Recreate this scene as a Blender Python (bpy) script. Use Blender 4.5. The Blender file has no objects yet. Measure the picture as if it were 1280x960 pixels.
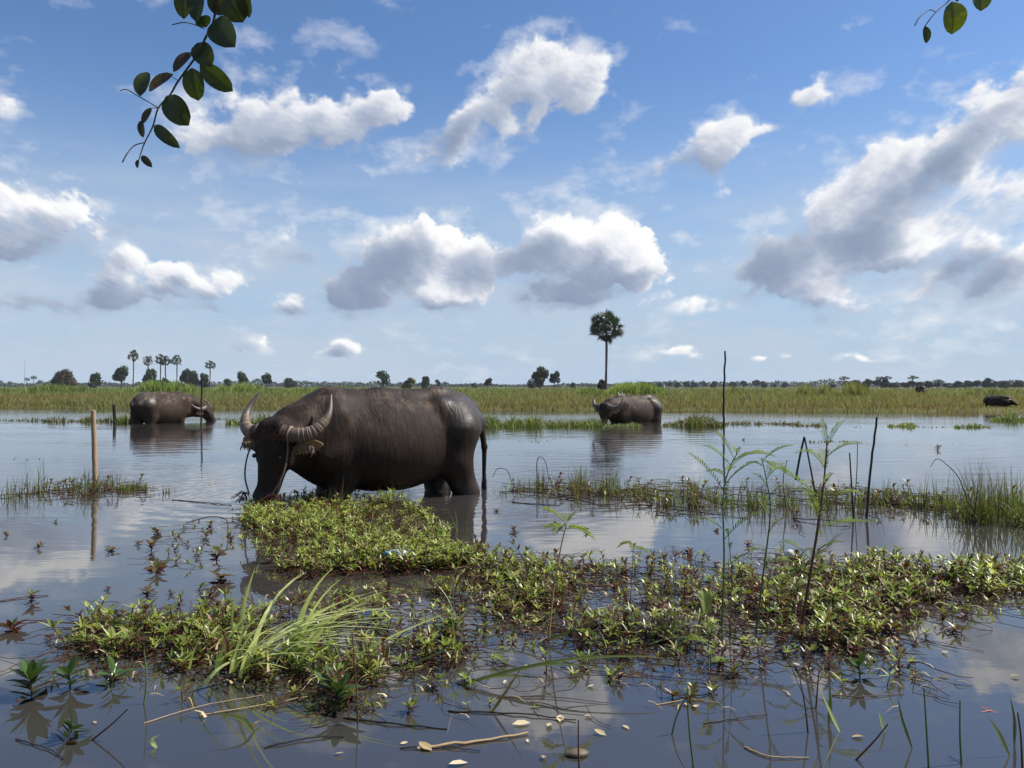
import bpy, math, random
import numpy as np
from mathutils import Vector, Matrix

R = math.radians
scene = bpy.context.scene
COL = scene.collection

# ------------------------------------------------------------------ camera
CAM_H, FPX, HY = 1.0, 1004.0, 483.0
cam_data = bpy.data.cameras.new('camera')
cam = bpy.data.objects.new('camera', cam_data)
COL.objects.link(cam)
cam.location = (0, 0, CAM_H)
cam.rotation_euler = (R(90), 0, 0)
cam_data.sensor_width = 36
cam_data.lens = FPX / 1280 * 36
cam_data.shift_y = 3 / 1280
cam_data.clip_start = 0.05
cam_data.clip_end = 20000
scene.camera = cam

# ------------------------------------------------------------------ exposure, sun
SUN_AZ, SUN_EL = 78.0, 50.0           # degrees clockwise from the view axis, above the horizon
scene.view_settings.view_transform = 'Standard'
scene.view_settings.look = 'None'
scene.view_settings.exposure = 0.8
scene.view_settings.gamma = 1.0
scene.view_settings.use_curve_mapping = False
scene.cycles.max_bounces = 8
scene.cycles.transparent_max_bounces = 8
SUN_DIR = Vector((math.sin(R(SUN_AZ)) * math.cos(R(SUN_EL)), math.cos(R(SUN_AZ)) * math.cos(R(SUN_EL)), math.sin(R(SUN_EL))))
sd = bpy.data.lights.new('sun', 'SUN')
sd.energy = 4.8
sd.angle = R(0.5)
sd.color = (1.0, 0.95, 0.87)
sun = bpy.data.objects.new('sun', sd)
COL.objects.link(sun)
sun.rotation_euler = SUN_DIR.to_track_quat('Z', 'Y').to_euler()

# ------------------------------------------------------------------ world: Nishita sky with cumulus, placed by azimuth and elevation
BG = 0.1
world = bpy.data.worlds.new('World')
scene.world = world
world.use_nodes = True
wt = world.node_tree
wt.nodes.clear()


class NT:
    """tiny helper to write node maths"""
    def __init__(self, t): self.t = t
    def n(self, kind, **kw):
        x = self.t.nodes.new(kind)
        for k, v in kw.items(): setattr(x, k, v)
        return x
    def put(self, sock, v):
        if isinstance(v, bpy.types.NodeSocket): self.t.links.new(v, sock)
        elif v is not None: sock.default_value = v
    def m(self, op, a, b=None, c=None, clamp=False):
        x = self.n('ShaderNodeMath', operation=op, use_clamp=clamp)
        for i, v in enumerate((a, b, c)): self.put(x.inputs[i], v)
        return x.outputs[0]
    def vm(self, op, a, b=None, scale=None):
        x = self.n('ShaderNodeVectorMath', operation=op)
        self.put(x.inputs[0], a); self.put(x.inputs[1], b)
        if scale is not None: self.put(x.inputs['Scale'], scale)
        return x.outputs[1] if op in ('LENGTH', 'DOT_PRODUCT') else x.outputs[0]
    def noise(self, vec, scale, detail=4, rough=0.55, lac=2.0, out='Fac', dist=0.0):
        x = self.n('ShaderNodeTexNoise')
        self.put(x.inputs['Vector'], vec)
        x.inputs['Scale'].default_value = scale; x.inputs['Detail'].default_value = detail
        x.inputs['Roughness'].default_value = rough; x.inputs['Lacunarity'].default_value = lac
        x.inputs['Distortion'].default_value = dist
        return x.outputs[out]
    def smooth(self, v, a, b, o0=0.0, o1=1.0):
        x = self.n('ShaderNodeMapRange', interpolation_type='SMOOTHSTEP')
        for i, q in enumerate((v, a, b, o0, o1)): self.put(x.inputs[i], q)
        return x.outputs[0]
    def lin(self, v, a, b, o0=0.0, o1=1.0):
        x = self.n('ShaderNodeMapRange')
        for i, q in enumerate((v, a, b, o0, o1)): self.put(x.inputs[i], q)
        return x.outputs[0]
    def mix(self, f, a, b, blend='MIX'):
        x = self.n('ShaderNodeMix', data_type='RGBA', blend_type=blend)
        self.put(x.inputs[0], f)
        self.put(x.inputs[6], a if isinstance(a, bpy.types.NodeSocket) else (*a, 1))
        self.put(x.inputs[7], b if isinstance(b, bpy.types.NodeSocket) else (*b, 1))
        return x.outputs[2]
    def comb(self, x_, y_, z_):
        x = self.n('ShaderNodeCombineXYZ')
        for i, v in enumerate((x_, y_, z_)): self.put(x.inputs[i], v)
        return x.outputs[0]
    def sep(self, v):
        x = self.n('ShaderNodeSeparateXYZ'); self.put(x.inputs[0], v)
        return x.outputs
    def ramp(self, f, stops, interp='LINEAR'):
        x = self.n('ShaderNodeValToRGB'); self.put(x.inputs[0], f)
        cr = x.color_ramp; cr.interpolation = interp
        while len(cr.elements) < len(stops): cr.elements.new(0.5)
        for e, (p, c) in zip(cr.elements, stops): e.position = p; e.color = (*c, 1)
        return x.outputs[0]


def s2l(*c):
    return tuple((v / 255 / 12.92) if v <= 10 else ((v / 255 + 0.055) / 1.055) ** 2.4 for v in c)


def ang(px, py):
    """direction of the sky seen at a photo point, as angles (1/1004 rad)"""
    a = math.atan((px - 640) / FPX)
    e = math.atan((HY - py) / FPX * math.cos(a))
    return a * FPX, e * FPX


CLOUDS = [  # x, y, rx, ry, turn, strength
    (298, 162, 74, 46, 5, 1.0), (345, 160, 66, 46, 0, 1.05), (400, 158, 76, 42, 8, 1.05), (465, 138, 66, 34, 18, 1.05), (270, 182, 46, 26, 0, .85),
    (698, 88, 70, 50, 15, 1.2), (648, 122, 84, 52, 35, 1.25), (590, 160, 78, 32, 30, 1.1), (655, 85, 44, 34, 0, 1.0), (720, 110, 40, 36, 0, .9),
    (885, 196, 56, 34, 30, .9), (912, 168, 38, 26, 40, .85), (842, 210, 46, 20, 20, .75), (956, 158, 36, 13, 5, .7), (897, 228, 20, 26, 0, .55),
    (1035, 114, 50, 20, 12, .7),
    (1262, 140, 76, 48, 20, 1.15), (1205, 192, 80, 48, 35, 1.15), (1105, 222, 72, 52, 10, 1.1), (1050, 275, 70, 48, 30, 1.0),
    (962, 335, 66, 48, 10, 1.1), (1015, 352, 70, 40, 0, 1.0), (1082, 300, 78, 48, 15, 1.1), (1160, 300, 80, 46, 0, .85),
    (1262, 325, 66, 50, 0, 1.0), (1235, 235, 66, 26, 10, .5), (1200, 360, 110, 26, 0, .5), (1006, 245, 26, 26, 60, .5), (1150, 250, 60, 30, 20, .7),
    (552, 302, 56, 44, 15, 1.3), (510, 328, 66, 46, 30, 1.2), (452, 366, 56, 32, 15, 1.2), (562, 362, 66, 32, 0, 1.15), (590, 322, 40, 46, 0, .9),
    (690, 302, 54, 44, 15, 1.1), (742, 315, 64, 44, 0, 1.15), (796, 320, 54, 44, -25, 1.2), (768, 290, 40, 28, -15, 1.15), (645, 325, 46, 30, 0, .9), (700, 364, 76, 22, 4, 1.1),
    (78, 274, 62, 36, 0, 1.0), (8, 258, 46, 36, 0, .9), (30, 305, 76, 28, 0, 1.0),
    (150, 345, 44, 28, 30, 1.0), (128, 372, 46, 22, 20, 1.0), (215, 358, 66, 24, 5, .95), (290, 347, 52, 18, 8, .8),
    (378, 318, 34, 18, -15, .55), (165, 290, 28, 15, 0, .5), (374, 376, 34, 22, 20, .6), (360, 292, 24, 14, 30, .3), (262, 386, 34, 12, 0, .55),
    (310, 428, 24, 16, 0, .85), (300, 440, 34, 9, 0, .6), (432, 434, 26, 14, 0, .75), (415, 443, 36, 10, 0, .6), (848, 446, 44, 10, 0, .6), (985, 445, 18, 6, 0, .65), (1065, 447, 44, 7, 0, .55), (950, 447, 16, 6, 0, .5),
    (4, 125, 34, 24, 0, .5), (30, 378, 60, 16, 0, .55), (800, 385, 60, 20, 20, .38), (880, 380, 60, 26, 25, .40), (1110, 385, 90, 24, 0, .42), (20, 348, 50, 14, 0, .5),
]
SHADES = [  # grey undersides and shaded flanks of the same clouds
    (452, 362, 80, 46, 15, 1), (500, 332, 80, 36, 42, 1), (565, 388, 90, 16, 0, .8), (600, 335, 34, 40, 0, .55),
    (700, 366, 95, 26, 3, 1.2), (652, 322, 62, 34, 10, .9), (745, 345, 90, 26, 0, .7),
    (950, 335, 66, 44, 25, 1), (1078, 306, 62, 24, 5, 1), (1165, 225, 95, 26, 38, .8), (1232, 338, 66, 36, 10, 1), (1000, 384, 90, 18, 0, .8), (1110, 262, 60, 40, 30, .6), (1150, 335, 80, 20, 0, .5),
    (25, 315, 110, 36, 0, 1), (128, 376, 56, 26, 10, 1), (250, 378, 90, 18, 0, .8), (380, 322, 50, 24, 0, 1), (165, 292, 40, 20, 0, 1),
    (30, 380, 90, 24, 0, 1), (295, 440, 24, 12, 0, 1), (420, 444, 26, 12, 0, .9), (372, 385, 40, 16, 0, .8), (570, 172, 60, 24, 20, .6), (370, 185, 120, 16, 0, .35), (850, 215, 60, 16, 0, .5),
]


def vnoise(x, y, seed=0):
    """cheap smooth value noise, 0..1"""
    x = np.asarray(x, np.float64); y = np.asarray(y, np.float64)
    xi, yi = np.floor(x).astype(np.int64), np.floor(y).astype(np.int64)
    xf, yf = x - xi, y - yi
    xf, yf = xf * xf * (3 - 2 * xf), yf * yf * (3 - 2 * yf)
    def hsh(a, b):
        n = (a * 374761393 + b * 668265263 + seed * 982451653) & 0xffffffff
        n = ((n ^ (n >> 13)) * 1274126177) & 0xffffffff
        return ((n ^ (n >> 16)) & 0xffff) / 65535.0
    return (hsh(xi, yi) * (1 - xf) + hsh(xi + 1, yi) * xf) * (1 - yf) + (hsh(xi, yi + 1) * (1 - xf) + hsh(xi + 1, yi + 1) * xf) * yf


def fbm(x, y, octaves, seed, gain=.52, billow=False):
    """fractal noise around 0; billow gives the cauliflower heads of cumulus"""
    tot, amp, norm = 0.0, 1.0, 0.0
    for o in range(octaves):
        c, s_ = math.cos(o * .9 + .4), math.sin(o * .9 + .4)
        v = vnoise((x * c - y * s_) + 17.3 * o, (x * s_ + y * c) - 9.1 * o, seed + o) * 2 - 1
        if billow: v = (1 - np.abs(v)) * 1.5 - .9
        tot = tot + v * amp; norm += amp; amp *= gain; x = x * 2.03; y = y * 2.03
    return tot / norm


# cumulus thickness over the sky, worked out on a grid of azimuth and elevation, then lit from the sun's side
CA0, CA1, CE0, CE1, CRES = -720.0, 720.0, -10.0, 620.0, 1.5


GLOWS = [  # sunlit heads
    (572, 284, 56, 28, 0, 1), (510, 290, 40, 24, 0, .8), (578, 364, 52, 20, 0, 1), (778, 300, 70, 34, -20, 1.1), (715, 290, 46, 26, 0, .7), (1245, 145, 70, 36, 20, .7), (1105, 212, 60, 32, 0, .8),
    (100, 264, 50, 16, 0, .35), (690, 92, 80, 46, 20, .6), (315, 432, 24, 14, 0, .8), (1270, 305, 40, 26, 0, .9), (1160, 305, 50, 20, 0, .8),  (905, 180, 40, 26, 30, .5), (1050, 265, 40, 24, 0, .5)]
SHARP = [(560, 300, 90, 70, 0, 1), (480, 340, 80, 70, 30, .8), (770, 310, 110, 70, 0, 1), (110, 275, 70, 50, 0, .6), (310, 430, 40, 30, 0, 1)]


def cloud_maps():
    nx, ny = int((CA1 - CA0) * CRES), int((CE1 - CE0) * CRES)
    A, E = np.meshgrid(CA0 + (np.arange(nx) + .5) / CRES, CE0 + (np.arange(ny) + .5) / CRES)
    wx = 34 * fbm(A / 80, E / 70, 3, 40) + 20 * fbm(A / 22, E / 20, 4, 50)
    wy = 26 * fbm(A / 80, E / 70, 3, 60) + 15 * fbm(A / 22, E / 20, 4, 70)

    def pile(rows, k1=1.0, grow=1.0):
        acc = np.zeros_like(A)
        for (x, y, rx, ry, rot, amp) in rows:
            cx, cy = ang(x, y); c, s_ = math.cos(R(rot)), math.sin(R(rot))
            kk = k1 * min(1.0, (rx + ry) / 125)
            X, Y = A + wx * kk - cx, E + wy * kk - cy
            q = np.sqrt(((X * c + Y * s_) / rx) ** 2 + ((-X * s_ + Y * c) / ry) ** 2) / grow
            v = amp * np.clip(1.06 - q, 0, 1)
            acc = np.maximum(acc, v) + .18 * np.minimum(acc, v)
        return acc
    body = pile(CLOUDS, 1.0, .96)
    # more fair-weather cloud above the picture
    body = body + np.clip(fbm(A / 190, E / 120, 3, 90) - .12, 0, 1) * 2.0 * np.clip((E - 520) / 80, 0, 1)
    fz = 1 / (.62 + .38 * np.clip(E / 260, 0, 1))             # detail shrinks towards the horizon
    # level undersides
    for (x0, x1, yb) in ((395, 622, 386), (628, 850, 380), (-80, 125, 330), (80, 340, 394), (900, 1070, 388), (1080, 1300, 372), (240, 510, 196)):
        (a0, _), (a1, _), (_, eb) = ang(x0, yb), ang(x1, yb), ang((x0 + x1) / 2, yb)
        inx = np.clip((A - a0) / 25, 0, 1) * np.clip((a1 - A) / 25, 0, 1)
        cut = np.clip((eb + 5 + .25 * wy - E) / 16, 0, 1) * np.clip((E - eb + 42) / 14, 0, 1)
        body = body * (1 - inx * cut)
    bil = fbm(A / 44 * fz, E / 40 * fz, 6, 100, .50, True)
    rag = fbm(A / 40 * fz, E / 26 * fz, 7, 120, .58)
    M = body * 1.2 + (.42 * bil + .85 * rag) * np.clip(body * 3, .2, 1) - .20
    T = np.clip(M, 0, 1.3)
    cover = np.clip(M / (.52 - .30 * np.clip(pile(SHARP, .6, 1.2) * 1.6, 0, 1)), 0, 1); cover = cover * cover * (3 - 2 * cover)
    # thin wisps round the edges
    big = pile(CLOUDS, 1.6, 1.35)
    wisp = np.clip((big * .9 + 1.1 * fbm(A / 60, E / 30, 7, 140, .60) - .22) / .95, 0, 1) * .70
    cover = 1 - (1 - cover) * (1 - wisp)
    # light arriving from the upper right, dimmed by the cloud it crosses
    Ts = np.clip(body * 1.2 + (.42 * fbm(A / 44 * fz, E / 40 * fz, 4, 100, .50, True) + .85 * fbm(A / 40 * fz, E / 26 * fz, 4, 120, .58)) * np.clip(body * 3, .2, 1) - .20, 0, 1.3)
    tau = np.zeros_like(T)
    for k_ in range(1, 23):
        step = 1.1 * k_ ** 1.18
        sx, sy = int(round(step * .60 * CRES)), int(round(step * .80 * CRES))
        S_ = np.zeros_like(T)
        S_[:ny - sy, :nx - sx] = Ts[sy:, sx:]
        tau += S_ * (step ** .2) * .048
    def soft(f, n):
        for ax in (0, 1):
            f = sum(np.roll(f, j, axis=ax) for j in range(-n, n + 1)) / (2 * n + 1)
        return f
    tau = soft(tau, 3)
    gx_ = np.gradient(Ts, axis=1) * CRES; gy_ = np.gradient(Ts, axis=0) * CRES
    slope = np.tanh(-(gx_ * .6 + gy_ * .8) * 8)
    light = .30 + .66 * np.exp(-tau * .95) + .12 * soft(slope, 1) + .22 * (bil + .3) * .6
    light = light + .34 * np.clip(pile(GLOWS, 1.0) * 1.4, 0, 1) * (.6 + .5 * bil)
    sh = np.clip(pile(SHADES, .9) * 1.35, 0, 1)
    light = light * (1 - .62 * sh ** .75) + .03
    light = light - .16 * np.clip((E - 190) / 120, 0, 1) * light     # the high small clouds are softer
    light = light * (1 - .14 * np.clip(1 - cover, 0, 1))
    return np.clip(cover, 0, 1), np.clip(light, 0, 1), nx, ny


cov_, lit_, cnx, cny = cloud_maps()
cimg = bpy.data.images.new('cloud_cover', cnx, cny, alpha=False, float_buffer=True)
cimg.colorspace_settings.name = 'Non-Color'
buf = np.zeros((cny, cnx, 4), np.float32); buf[..., 0] = cov_; buf[..., 1] = lit_; buf[..., 3] = 1
cimg.pixels.foreach_set(buf.ravel()); cimg.update()

W = NT(wt)
gen = W.n('ShaderNodeTexCoord').outputs['Generated']
dx, dy, dz = W.sep(W.vm('NORMALIZE', gen))[:3]
az = W.m('MULTIPLY', W.m('ARCTAN2', dx, dy), FPX)
el = W.m('MULTIPLY', W.m('ARCSINE', dz), FPX)
P = W.comb(az, el, 0.0)
sky = W.n('ShaderNodeTexSky', sky_type='NISHITA')
sky.sun_disc = False
sky.sun_elevation = R(SUN_EL)
sky.sun_rotation = R(SUN_AZ)
sky.altitude = 0
sky.air_density = 1.0
sky.dust_density = 0.6
sky.ozone_density = 2.2
ti = W.n('ShaderNodeTexImage', image=cimg, interpolation='Linear', extension='CLIP')
W.put(ti.inputs['Vector'], W.comb(W.lin(az, CA0, CA1), W.lin(el, CE0, CE1), 0.0))
cv = W.n('ShaderNodeSeparateColor'); W.put(cv.inputs[0], ti.outputs['Color'])
inside = W.m('MULTIPLY', W.m('LESS_THAN', W.m('ABSOLUTE', az), CA1), W.m('LESS_THAN', el, CE1))
other = W.noise(W.vm('MULTIPLY', gen, (1, 1, 2.2)), 2.6, 4, 0.55)
cover = W.m('ADD', cv.outputs[0], W.m('MULTIPLY', W.smooth(other, 0.52, 0.68, 0.0, 0.8), W.m('SUBTRACT', 1.0, inside)))
lit = W.m('ADD', cv.outputs[1], W.m('MULTIPLY', 0.7, W.m('SUBTRACT', 1.0, inside)))
k = 1.0 / BG / 2 ** scene.view_settings.exposure


def cc(*c): return tuple(v * k for v in s2l(*c))


ccol = W.ramp(W.m('MULTIPLY', lit, 1.0, clamp=True), [(0.0, s2l(122, 139, 166)), (0.30, s2l(154, 168, 192)), (0.55, s2l(190, 199, 216)), (0.80, s2l(236, 238, 244)), (1.0, s2l(255, 255, 255))])
ccol = W.vm('SCALE', ccol, scale=k)
# clear air: Nishita, whitened towards the horizon by thin high veil
hz = W.smooth(el, -20, 400, 1.0, 0.0)
veil = W.noise(W.vm('MULTIPLY', P, (0.3, 1.3, 0)), 0.012, 6, 0.6)
veil = W.m('MULTIPLY', W.smooth(veil, 0.3, 0.75), W.smooth(el, 140, 320, 0.75, 0.0))
base = W.mix(1.0, sky.outputs[0], (0.50, 0.63, 0.78), 'MULTIPLY')
base = W.mix(W.m('MULTIPLY', hz, 0.92), base, cc(178, 200, 224))
base = W.mix(veil, base, cc(196, 207, 222))
# low grey-white puffs along the horizon
puff = W.noise(W.vm('MULTIPLY', P, (0.55, 1.5, 0)), 0.028, 6, 0.62)
band = W.m('MULTIPLY', W.smooth(el, 8, 40), W.smooth(el, 60, 150, 1.0, 0.0))
base = W.mix(W.m('MULTIPLY', W.m('MULTIPLY', W.smooth(puff, 0.50, 0.68), band), 0.5), base, cc(196, 208, 226))
final = W.mix(cover, base, ccol)
bgn = W.n('ShaderNodeBackground')
W.put(bgn.inputs['Color'], final)
bgn.inputs['Strength'].default_value = BG
W.put(W.n('ShaderNodeOutputWorld').inputs['Surface'], bgn.outputs[0])

# ------------------------------------------------------------------ helpers
rng = np.random.default_rng(7)
random.seed(7)


def gp(px, py, z=0.0):
    """point of the plane z seen at a photo point"""
    Y = (CAM_H - z) * FPX / (py - HY)
    return np.array([(px - 640) / FPX * Y, Y, z])


def pt(px, py, Y):
    return np.array([(px - 640) / FPX * Y, Y, CAM_H + (HY - py) / FPX * Y])


def tag(o, label=None, cat=None, group=None, kind=None):
    if label: o['label'] = label
    if cat: o['category'] = cat
    if group: o['group'] = group
    if kind: o['kind'] = kind
    return o


def empty(name, loc, rz=0.0, label=None, cat=None, group=None):
    o = bpy.data.objects.new(name, None)
    o.empty_display_size = 0.1
    COL.objects.link(o)
    o.location = tuple(loc)
    o.rotation_euler = (0, 0, rz)
    return tag(o, label, cat, group)


class MB:
    """collects vertices and faces with a tint per face; build() links ONE mesh object"""
    def __init__(self): self.v, self.q, self.t, self.n = [], [], [], 0
    def add(self, verts, faces, tint=0.5, mat=0):
        verts = np.asarray(verts, float).reshape(-1, 3)
        if len(faces) == 0: return self
        faces = np.asarray(faces, np.int64)
        tint = np.broadcast_to(np.asarray(tint, float), (len(faces),))
        self.q.append((faces + self.n, tint.copy(), np.full(len(faces), mat, np.int32)))
        self.v.append(verts); self.n += len(verts)
        return self
    def data(self, name, mats, smooth=False):
        me = bpy.data.meshes.new(name)
        V = np.concatenate(self.v)
        loops, starts, totals, tints, mi, s = [], [], [], [], [], 0
        for f, ti, m in self.q:
            k_ = f.shape[1]
            loops.append(f.ravel()); totals.append(np.full(len(f), k_)); starts.append(s + np.arange(len(f)) * k_)
            s += f.size; tints.append(ti); mi.append(m)
        loops, starts, totals, tints, mi = map(np.concatenate, (loops, starts, totals, tints, mi))
        me.vertices.add(len(V)); me.vertices.foreach_set('co', V.astype(np.float32).ravel())
        me.loops.add(len(loops)); me.loops.foreach_set('vertex_index', loops.astype(np.int32))
        me.polygons.add(len(starts)); me.polygons.foreach_set('loop_start', starts.astype(np.int32)); me.polygons.foreach_set('loop_total', totals.astype(np.int32))
        me.polygons.foreach_set('material_index', mi)
        me.polygons.foreach_set('use_smooth', np.full(len(starts), bool(smooth)))
        a = me.attributes.new('tint', 'FLOAT', 'FACE'); a.data.foreach_set('value', tints.astype(np.float32))
        for m in (mats if isinstance(mats, (list, tuple)) else [mats]): me.materials.append(m)
        me.update(calc_edges=True)
        return me
    def build(self, name, mats, parent=None, smooth=False):
        o = bpy.data.objects.new(name, self.data(name, mats, smooth))
        COL.objects.link(o)
        if parent is not None: o.parent = parent
        return o


def tube(mb, pts, rad, sides=6, tint=0.5, mat=0, cap=True):
    pts = np.asarray(pts, float); n = len(pts)
    rad = np.broadcast_to(np.asarray(rad, float), (n,))
    tan = np.gradient(pts, axis=0)
    tan /= np.linalg.norm(tan, axis=1)[:, None] + 1e-12
    ref = np.array([0, 0, 1.0]) if abs(tan[:, 2]).mean() < 0.8 else np.array([1.0, 0, 0])
    u = np.cross(tan, ref); u /= np.linalg.norm(u, axis=1)[:, None] + 1e-12
    w = np.cross(u, tan)
    a = np.arange(sides) * 2 * math.pi / sides
    ring = np.cos(a)[None, :, None] * u[:, None, :] + np.sin(a)[None, :, None] * w[:, None, :]
    V = pts[:, None, :] + ring * rad[:, None, None]
    i = np.arange(n - 1)[:, None] * sides; j = np.arange(sides)[None, :]; j2 = (j + 1) % sides
    F = np.stack([i + j, i + j2, i + sides + j2, i + sides + j], -1).reshape(-1, 4)
    mb.add(V.reshape(-1, 3), F, tint, mat)
    if cap:
        for e in (0, n - 1):
            ids = np.arange(sides)
            V2 = np.vstack([V[e], pts[e][None] + tan[e] * rad[e] * (0.3 if e else -0.3)])
            tri = np.stack([ids, (ids + 1) % sides, np.full(sides, sides)], -1)
            mb.add(V2, tri if e else tri[:, ::-1], tint, mat)
    return mb


def curve(pts, n):
    """Catmull-Rom through pts, n samples"""
    p = np.asarray(pts, float)
    p = np.vstack([2 * p[0] - p[1], p, 2 * p[-1] - p[-2]])
    t = np.linspace(0, len(p) - 3 - 1e-9, n)
    i = t.astype(int); f = (t - i)[:, None]
    a, b, c, d = p[i], p[i + 1], p[i + 2], p[i + 3]
    return 0.5 * (2 * b + (c - a) * f + (2 * a - 5 * b + 4 * c - d) * f ** 2 + (3 * b - a - 3 * c + d) * f ** 3)


def blades(mb, base, h, w, phi, lean, seg=4, tint=0.5, droop=0.0, mat=0, face=None):
    """many grass blades at once"""
    base = np.asarray(base, float); N = len(base)
    h, w, phi, lean, droop = [np.broadcast_to(np.asarray(x, float), (N,)) for x in (h, w, phi, lean, droop)]
    t = np.linspace(0, 1, seg + 1)
    d = np.stack([np.cos(phi), np.sin(phi), np.zeros(N)], -1)
    fa = phi + math.pi / 2 + (rng.normal(0, 0.6, N) if face is None else face)
    side = np.stack([np.cos(fa), np.sin(fa), np.zeros(N)], -1)
    hz_ = (lean[:, None] * (0.35 * t + 0.65 * t ** 2))
    up = t[None] * (1 - 0.35 * np.minimum(lean, 1.4)[:, None] * t[None]) - droop[:, None] * t[None] ** 3
    c = base[:, None] + h[:, None, None] * (hz_[..., None] * d[:, None] + up[..., None] * np.array([0, 0, 1.0]))
    ww = w[:, None] * np.clip(1 - t, 0.04, 1)[None] ** 0.7
    V = np.stack([c - side[:, None] * ww[..., None] / 2, c + side[:, None] * ww[..., None] / 2], 2)
    i = np.arange(seg)
    F = np.stack([2 * i, 2 * i + 1, 2 * i + 3, 2 * i + 2], -1)
    F = (F[None] + (np.arange(N) * (seg + 1) * 2)[:, None, None]).reshape(-1, 4)
    ti = np.repeat(np.broadcast_to(np.asarray(tint, float), (N,)), seg)
    mb.add(V.reshape(-1, 3), F, ti, mat)
    return mb


def in_poly(x, y, poly):
    inside = np.zeros(len(x), bool)
    n = len(poly)
    for i in range(n):
        x1, y1 = poly[i]; x2, y2 = poly[(i + 1) % n]
        c = ((y1 > y) != (y2 > y)) & (x < (x2 - x1) * (y - y1) / (y2 - y1 + 1e-9) + x1)
        inside ^= c
    return inside



# ------------------------------------------------------------------ materials
def mat(name, build):
    m = bpy.data.materials.new(name); m.use_nodes = True
    t = m.node_tree; t.nodes.clear()
    q = NT(t); out = q.n('ShaderNodeOutputMaterial')
    b = q.n('ShaderNodeBsdfPrincipled')
    res = build(q, b)
    q.put(out.inputs['Surface'], res if res is not None else b.outputs[0])
    return m


def leafy(name, stops, rough=0.45, trans=0.35, spec=0.35, tscale=1.5):
    def f(q, b):
        a = q.n('ShaderNodeAttribute', attribute_name='tint')
        geo = q.n('ShaderNodeNewGeometry')
        v = q.m('ADD', a.outputs['Fac'], q.m('MULTIPLY', q.m('SUBTRACT', q.noise(geo.outputs['Position'], 18.0, 3), 0.5), 0.18))
        c = q.ramp(v, stops)
        q.put(b.inputs['Base Color'], c)
        b.inputs['Roughness'].default_value = rough
        b.inputs['Specular IOR Level'].default_value = spec
        if not trans: return None
        tr = q.n('ShaderNodeBsdfTranslucent')
        q.put(tr.inputs['Color'], q.mix(1.0, c, (tscale, tscale * 1.05, tscale * 0.6), 'MULTIPLY'))
        mx = q.n('ShaderNodeMixShader'); mx.inputs[0].default_value = trans
        q.put(mx.inputs[1], b.outputs[0]); q.put(mx.inputs[2], tr.outputs[0])
        return mx.outputs[0]
    return mat(name, f)


def plain(name, col, rough=0.7, var=0.35, scale=20.0, spec=0.3, bump=0.0, stretch=(1, 1, 1), metal=0.0):
    def f(q, b):
        tc = q.n('ShaderNodeTexCoord').outputs['Object']
        n = q.noise(q.vm('MULTIPLY', tc, stretch), scale, 5, 0.6)
        q.put(b.inputs['Base Color'], q.mix(n, tuple(c * (1 - var) for c in col), tuple(min(1, c * (1 + var)) for c in col)))
        b.inputs['Roughness'].default_value = rough
        b.inputs['Specular IOR Level'].default_value = spec
        b.inputs['Metallic'].default_value = metal
        if bump:
            bp = q.n('ShaderNodeBump'); bp.inputs['Strength'].default_value = bump; bp.inputs['Distance'].default_value = 0.01
            q.put(bp.inputs['Height'], n); q.put(b.inputs['Normal'], bp.outputs[0])
    return mat(name, f)


M_WEED = leafy('water_weed_leaf', [(0.0, (.060, .012, .009)), (.25, (.075, .026, .014)), (.38, (.085, .060, .018)), (.56, (.105, .145, .024)), (.80, (.215, .26, .048)), (1, (.44, .43, .17))], 0.36, 0.40, 0.5, 1.7)
M_GRASS = leafy('grass_blade', [(0.0, (.05, .035, .015)), (.2, (.12, .085, .035)), (.4, (.060, .075, .016)), (.7, (.105, .135, .026)), (1, (.22, .25, .07))], 0.5, 0.35)
M_PALE = leafy('pale_grass_blade', [(0.0, (.15, .17, .04)), (.5, (.32, .37, .11)), (1, (.50, .53, .24))], 0.45, 0.4)
M_FIELD = leafy('field_grass_blade', [(0.0, (.13, .085, .032)), (.25, (.185, .150, .070)), (.5, (.135, .145, .048)), (.75, (.12, .155, .044)), (1, (.17, .225, .06))], 0.6, 0.35, 0.2)
M_TREE = leafy('tree_leaf', [(0.0, (.010, .017, .008)), (.5, (.020, .034, .012)), (.8, (.035, .055, .016)), (1, (.07, .085, .022))], 0.6, 0.2, 0.2)
M_BARK = plain('grey_brown_bark', (.06, .05, .042), 0.9, .4, 6)
M_PALMLEAF = leafy('palm_leaf', [(0.0, (.06, .04, .02)), (.3, (.02, .028, .011)), (.7, (.026, .045, .015)), (1, (.05, .075, .022))], 0.4, 0.15, 0.5)
M_STEM = plain('red_brown_stem', (.07, .03, .018), 0.6, .4, 40)
M_GSTEM = plain('green_stem', (.07, .10, .03), 0.55, .3, 30)
M_DARKWOOD = plain('dark_wet_wood', (.022, .016, .013), 0.55, .5, 30, stretch=(1, 1, .15), bump=.4)
M_WOOD = plain('pale_weathered_wood', (.27, .18, .11), 0.8, .45, 40, stretch=(1, 1, .12), bump=.5)
M_RUNNER = plain('creeping_stem', (.055, .028, .018), .9, .4, 30, .1)
M_DARKLEAF = leafy('glossy_dark_leaf', [(0, (.05, .016, .012)), (.35, (.035, .045, .014)), (.7, (.035, .070, .016)), (1, (.07, .11, .025))], .3, .22, .5)
M_FROND = leafy('frond_leaflet', [(0, (.06, .07, .016)), (.5, (.10, .14, .028)), (1, (.20, .25, .06))], .65, .4, .2)
M_DEAD = leafy('dead_leaf', [(0.0, (.12, .07, .03)), (.5, (.30, .22, .11)), (1, (.52, .44, .28))], 0.6, 0.15)
M_BLEAF = leafy('branch_leaf', [(0.0, (.045, .03, .02)), (.4, (.022, .034, .010)), (.75, (.035, .055, .010)), (1, (.09, .11, .014))], 0.4, 0.30, 0.4, 1.5)
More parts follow.
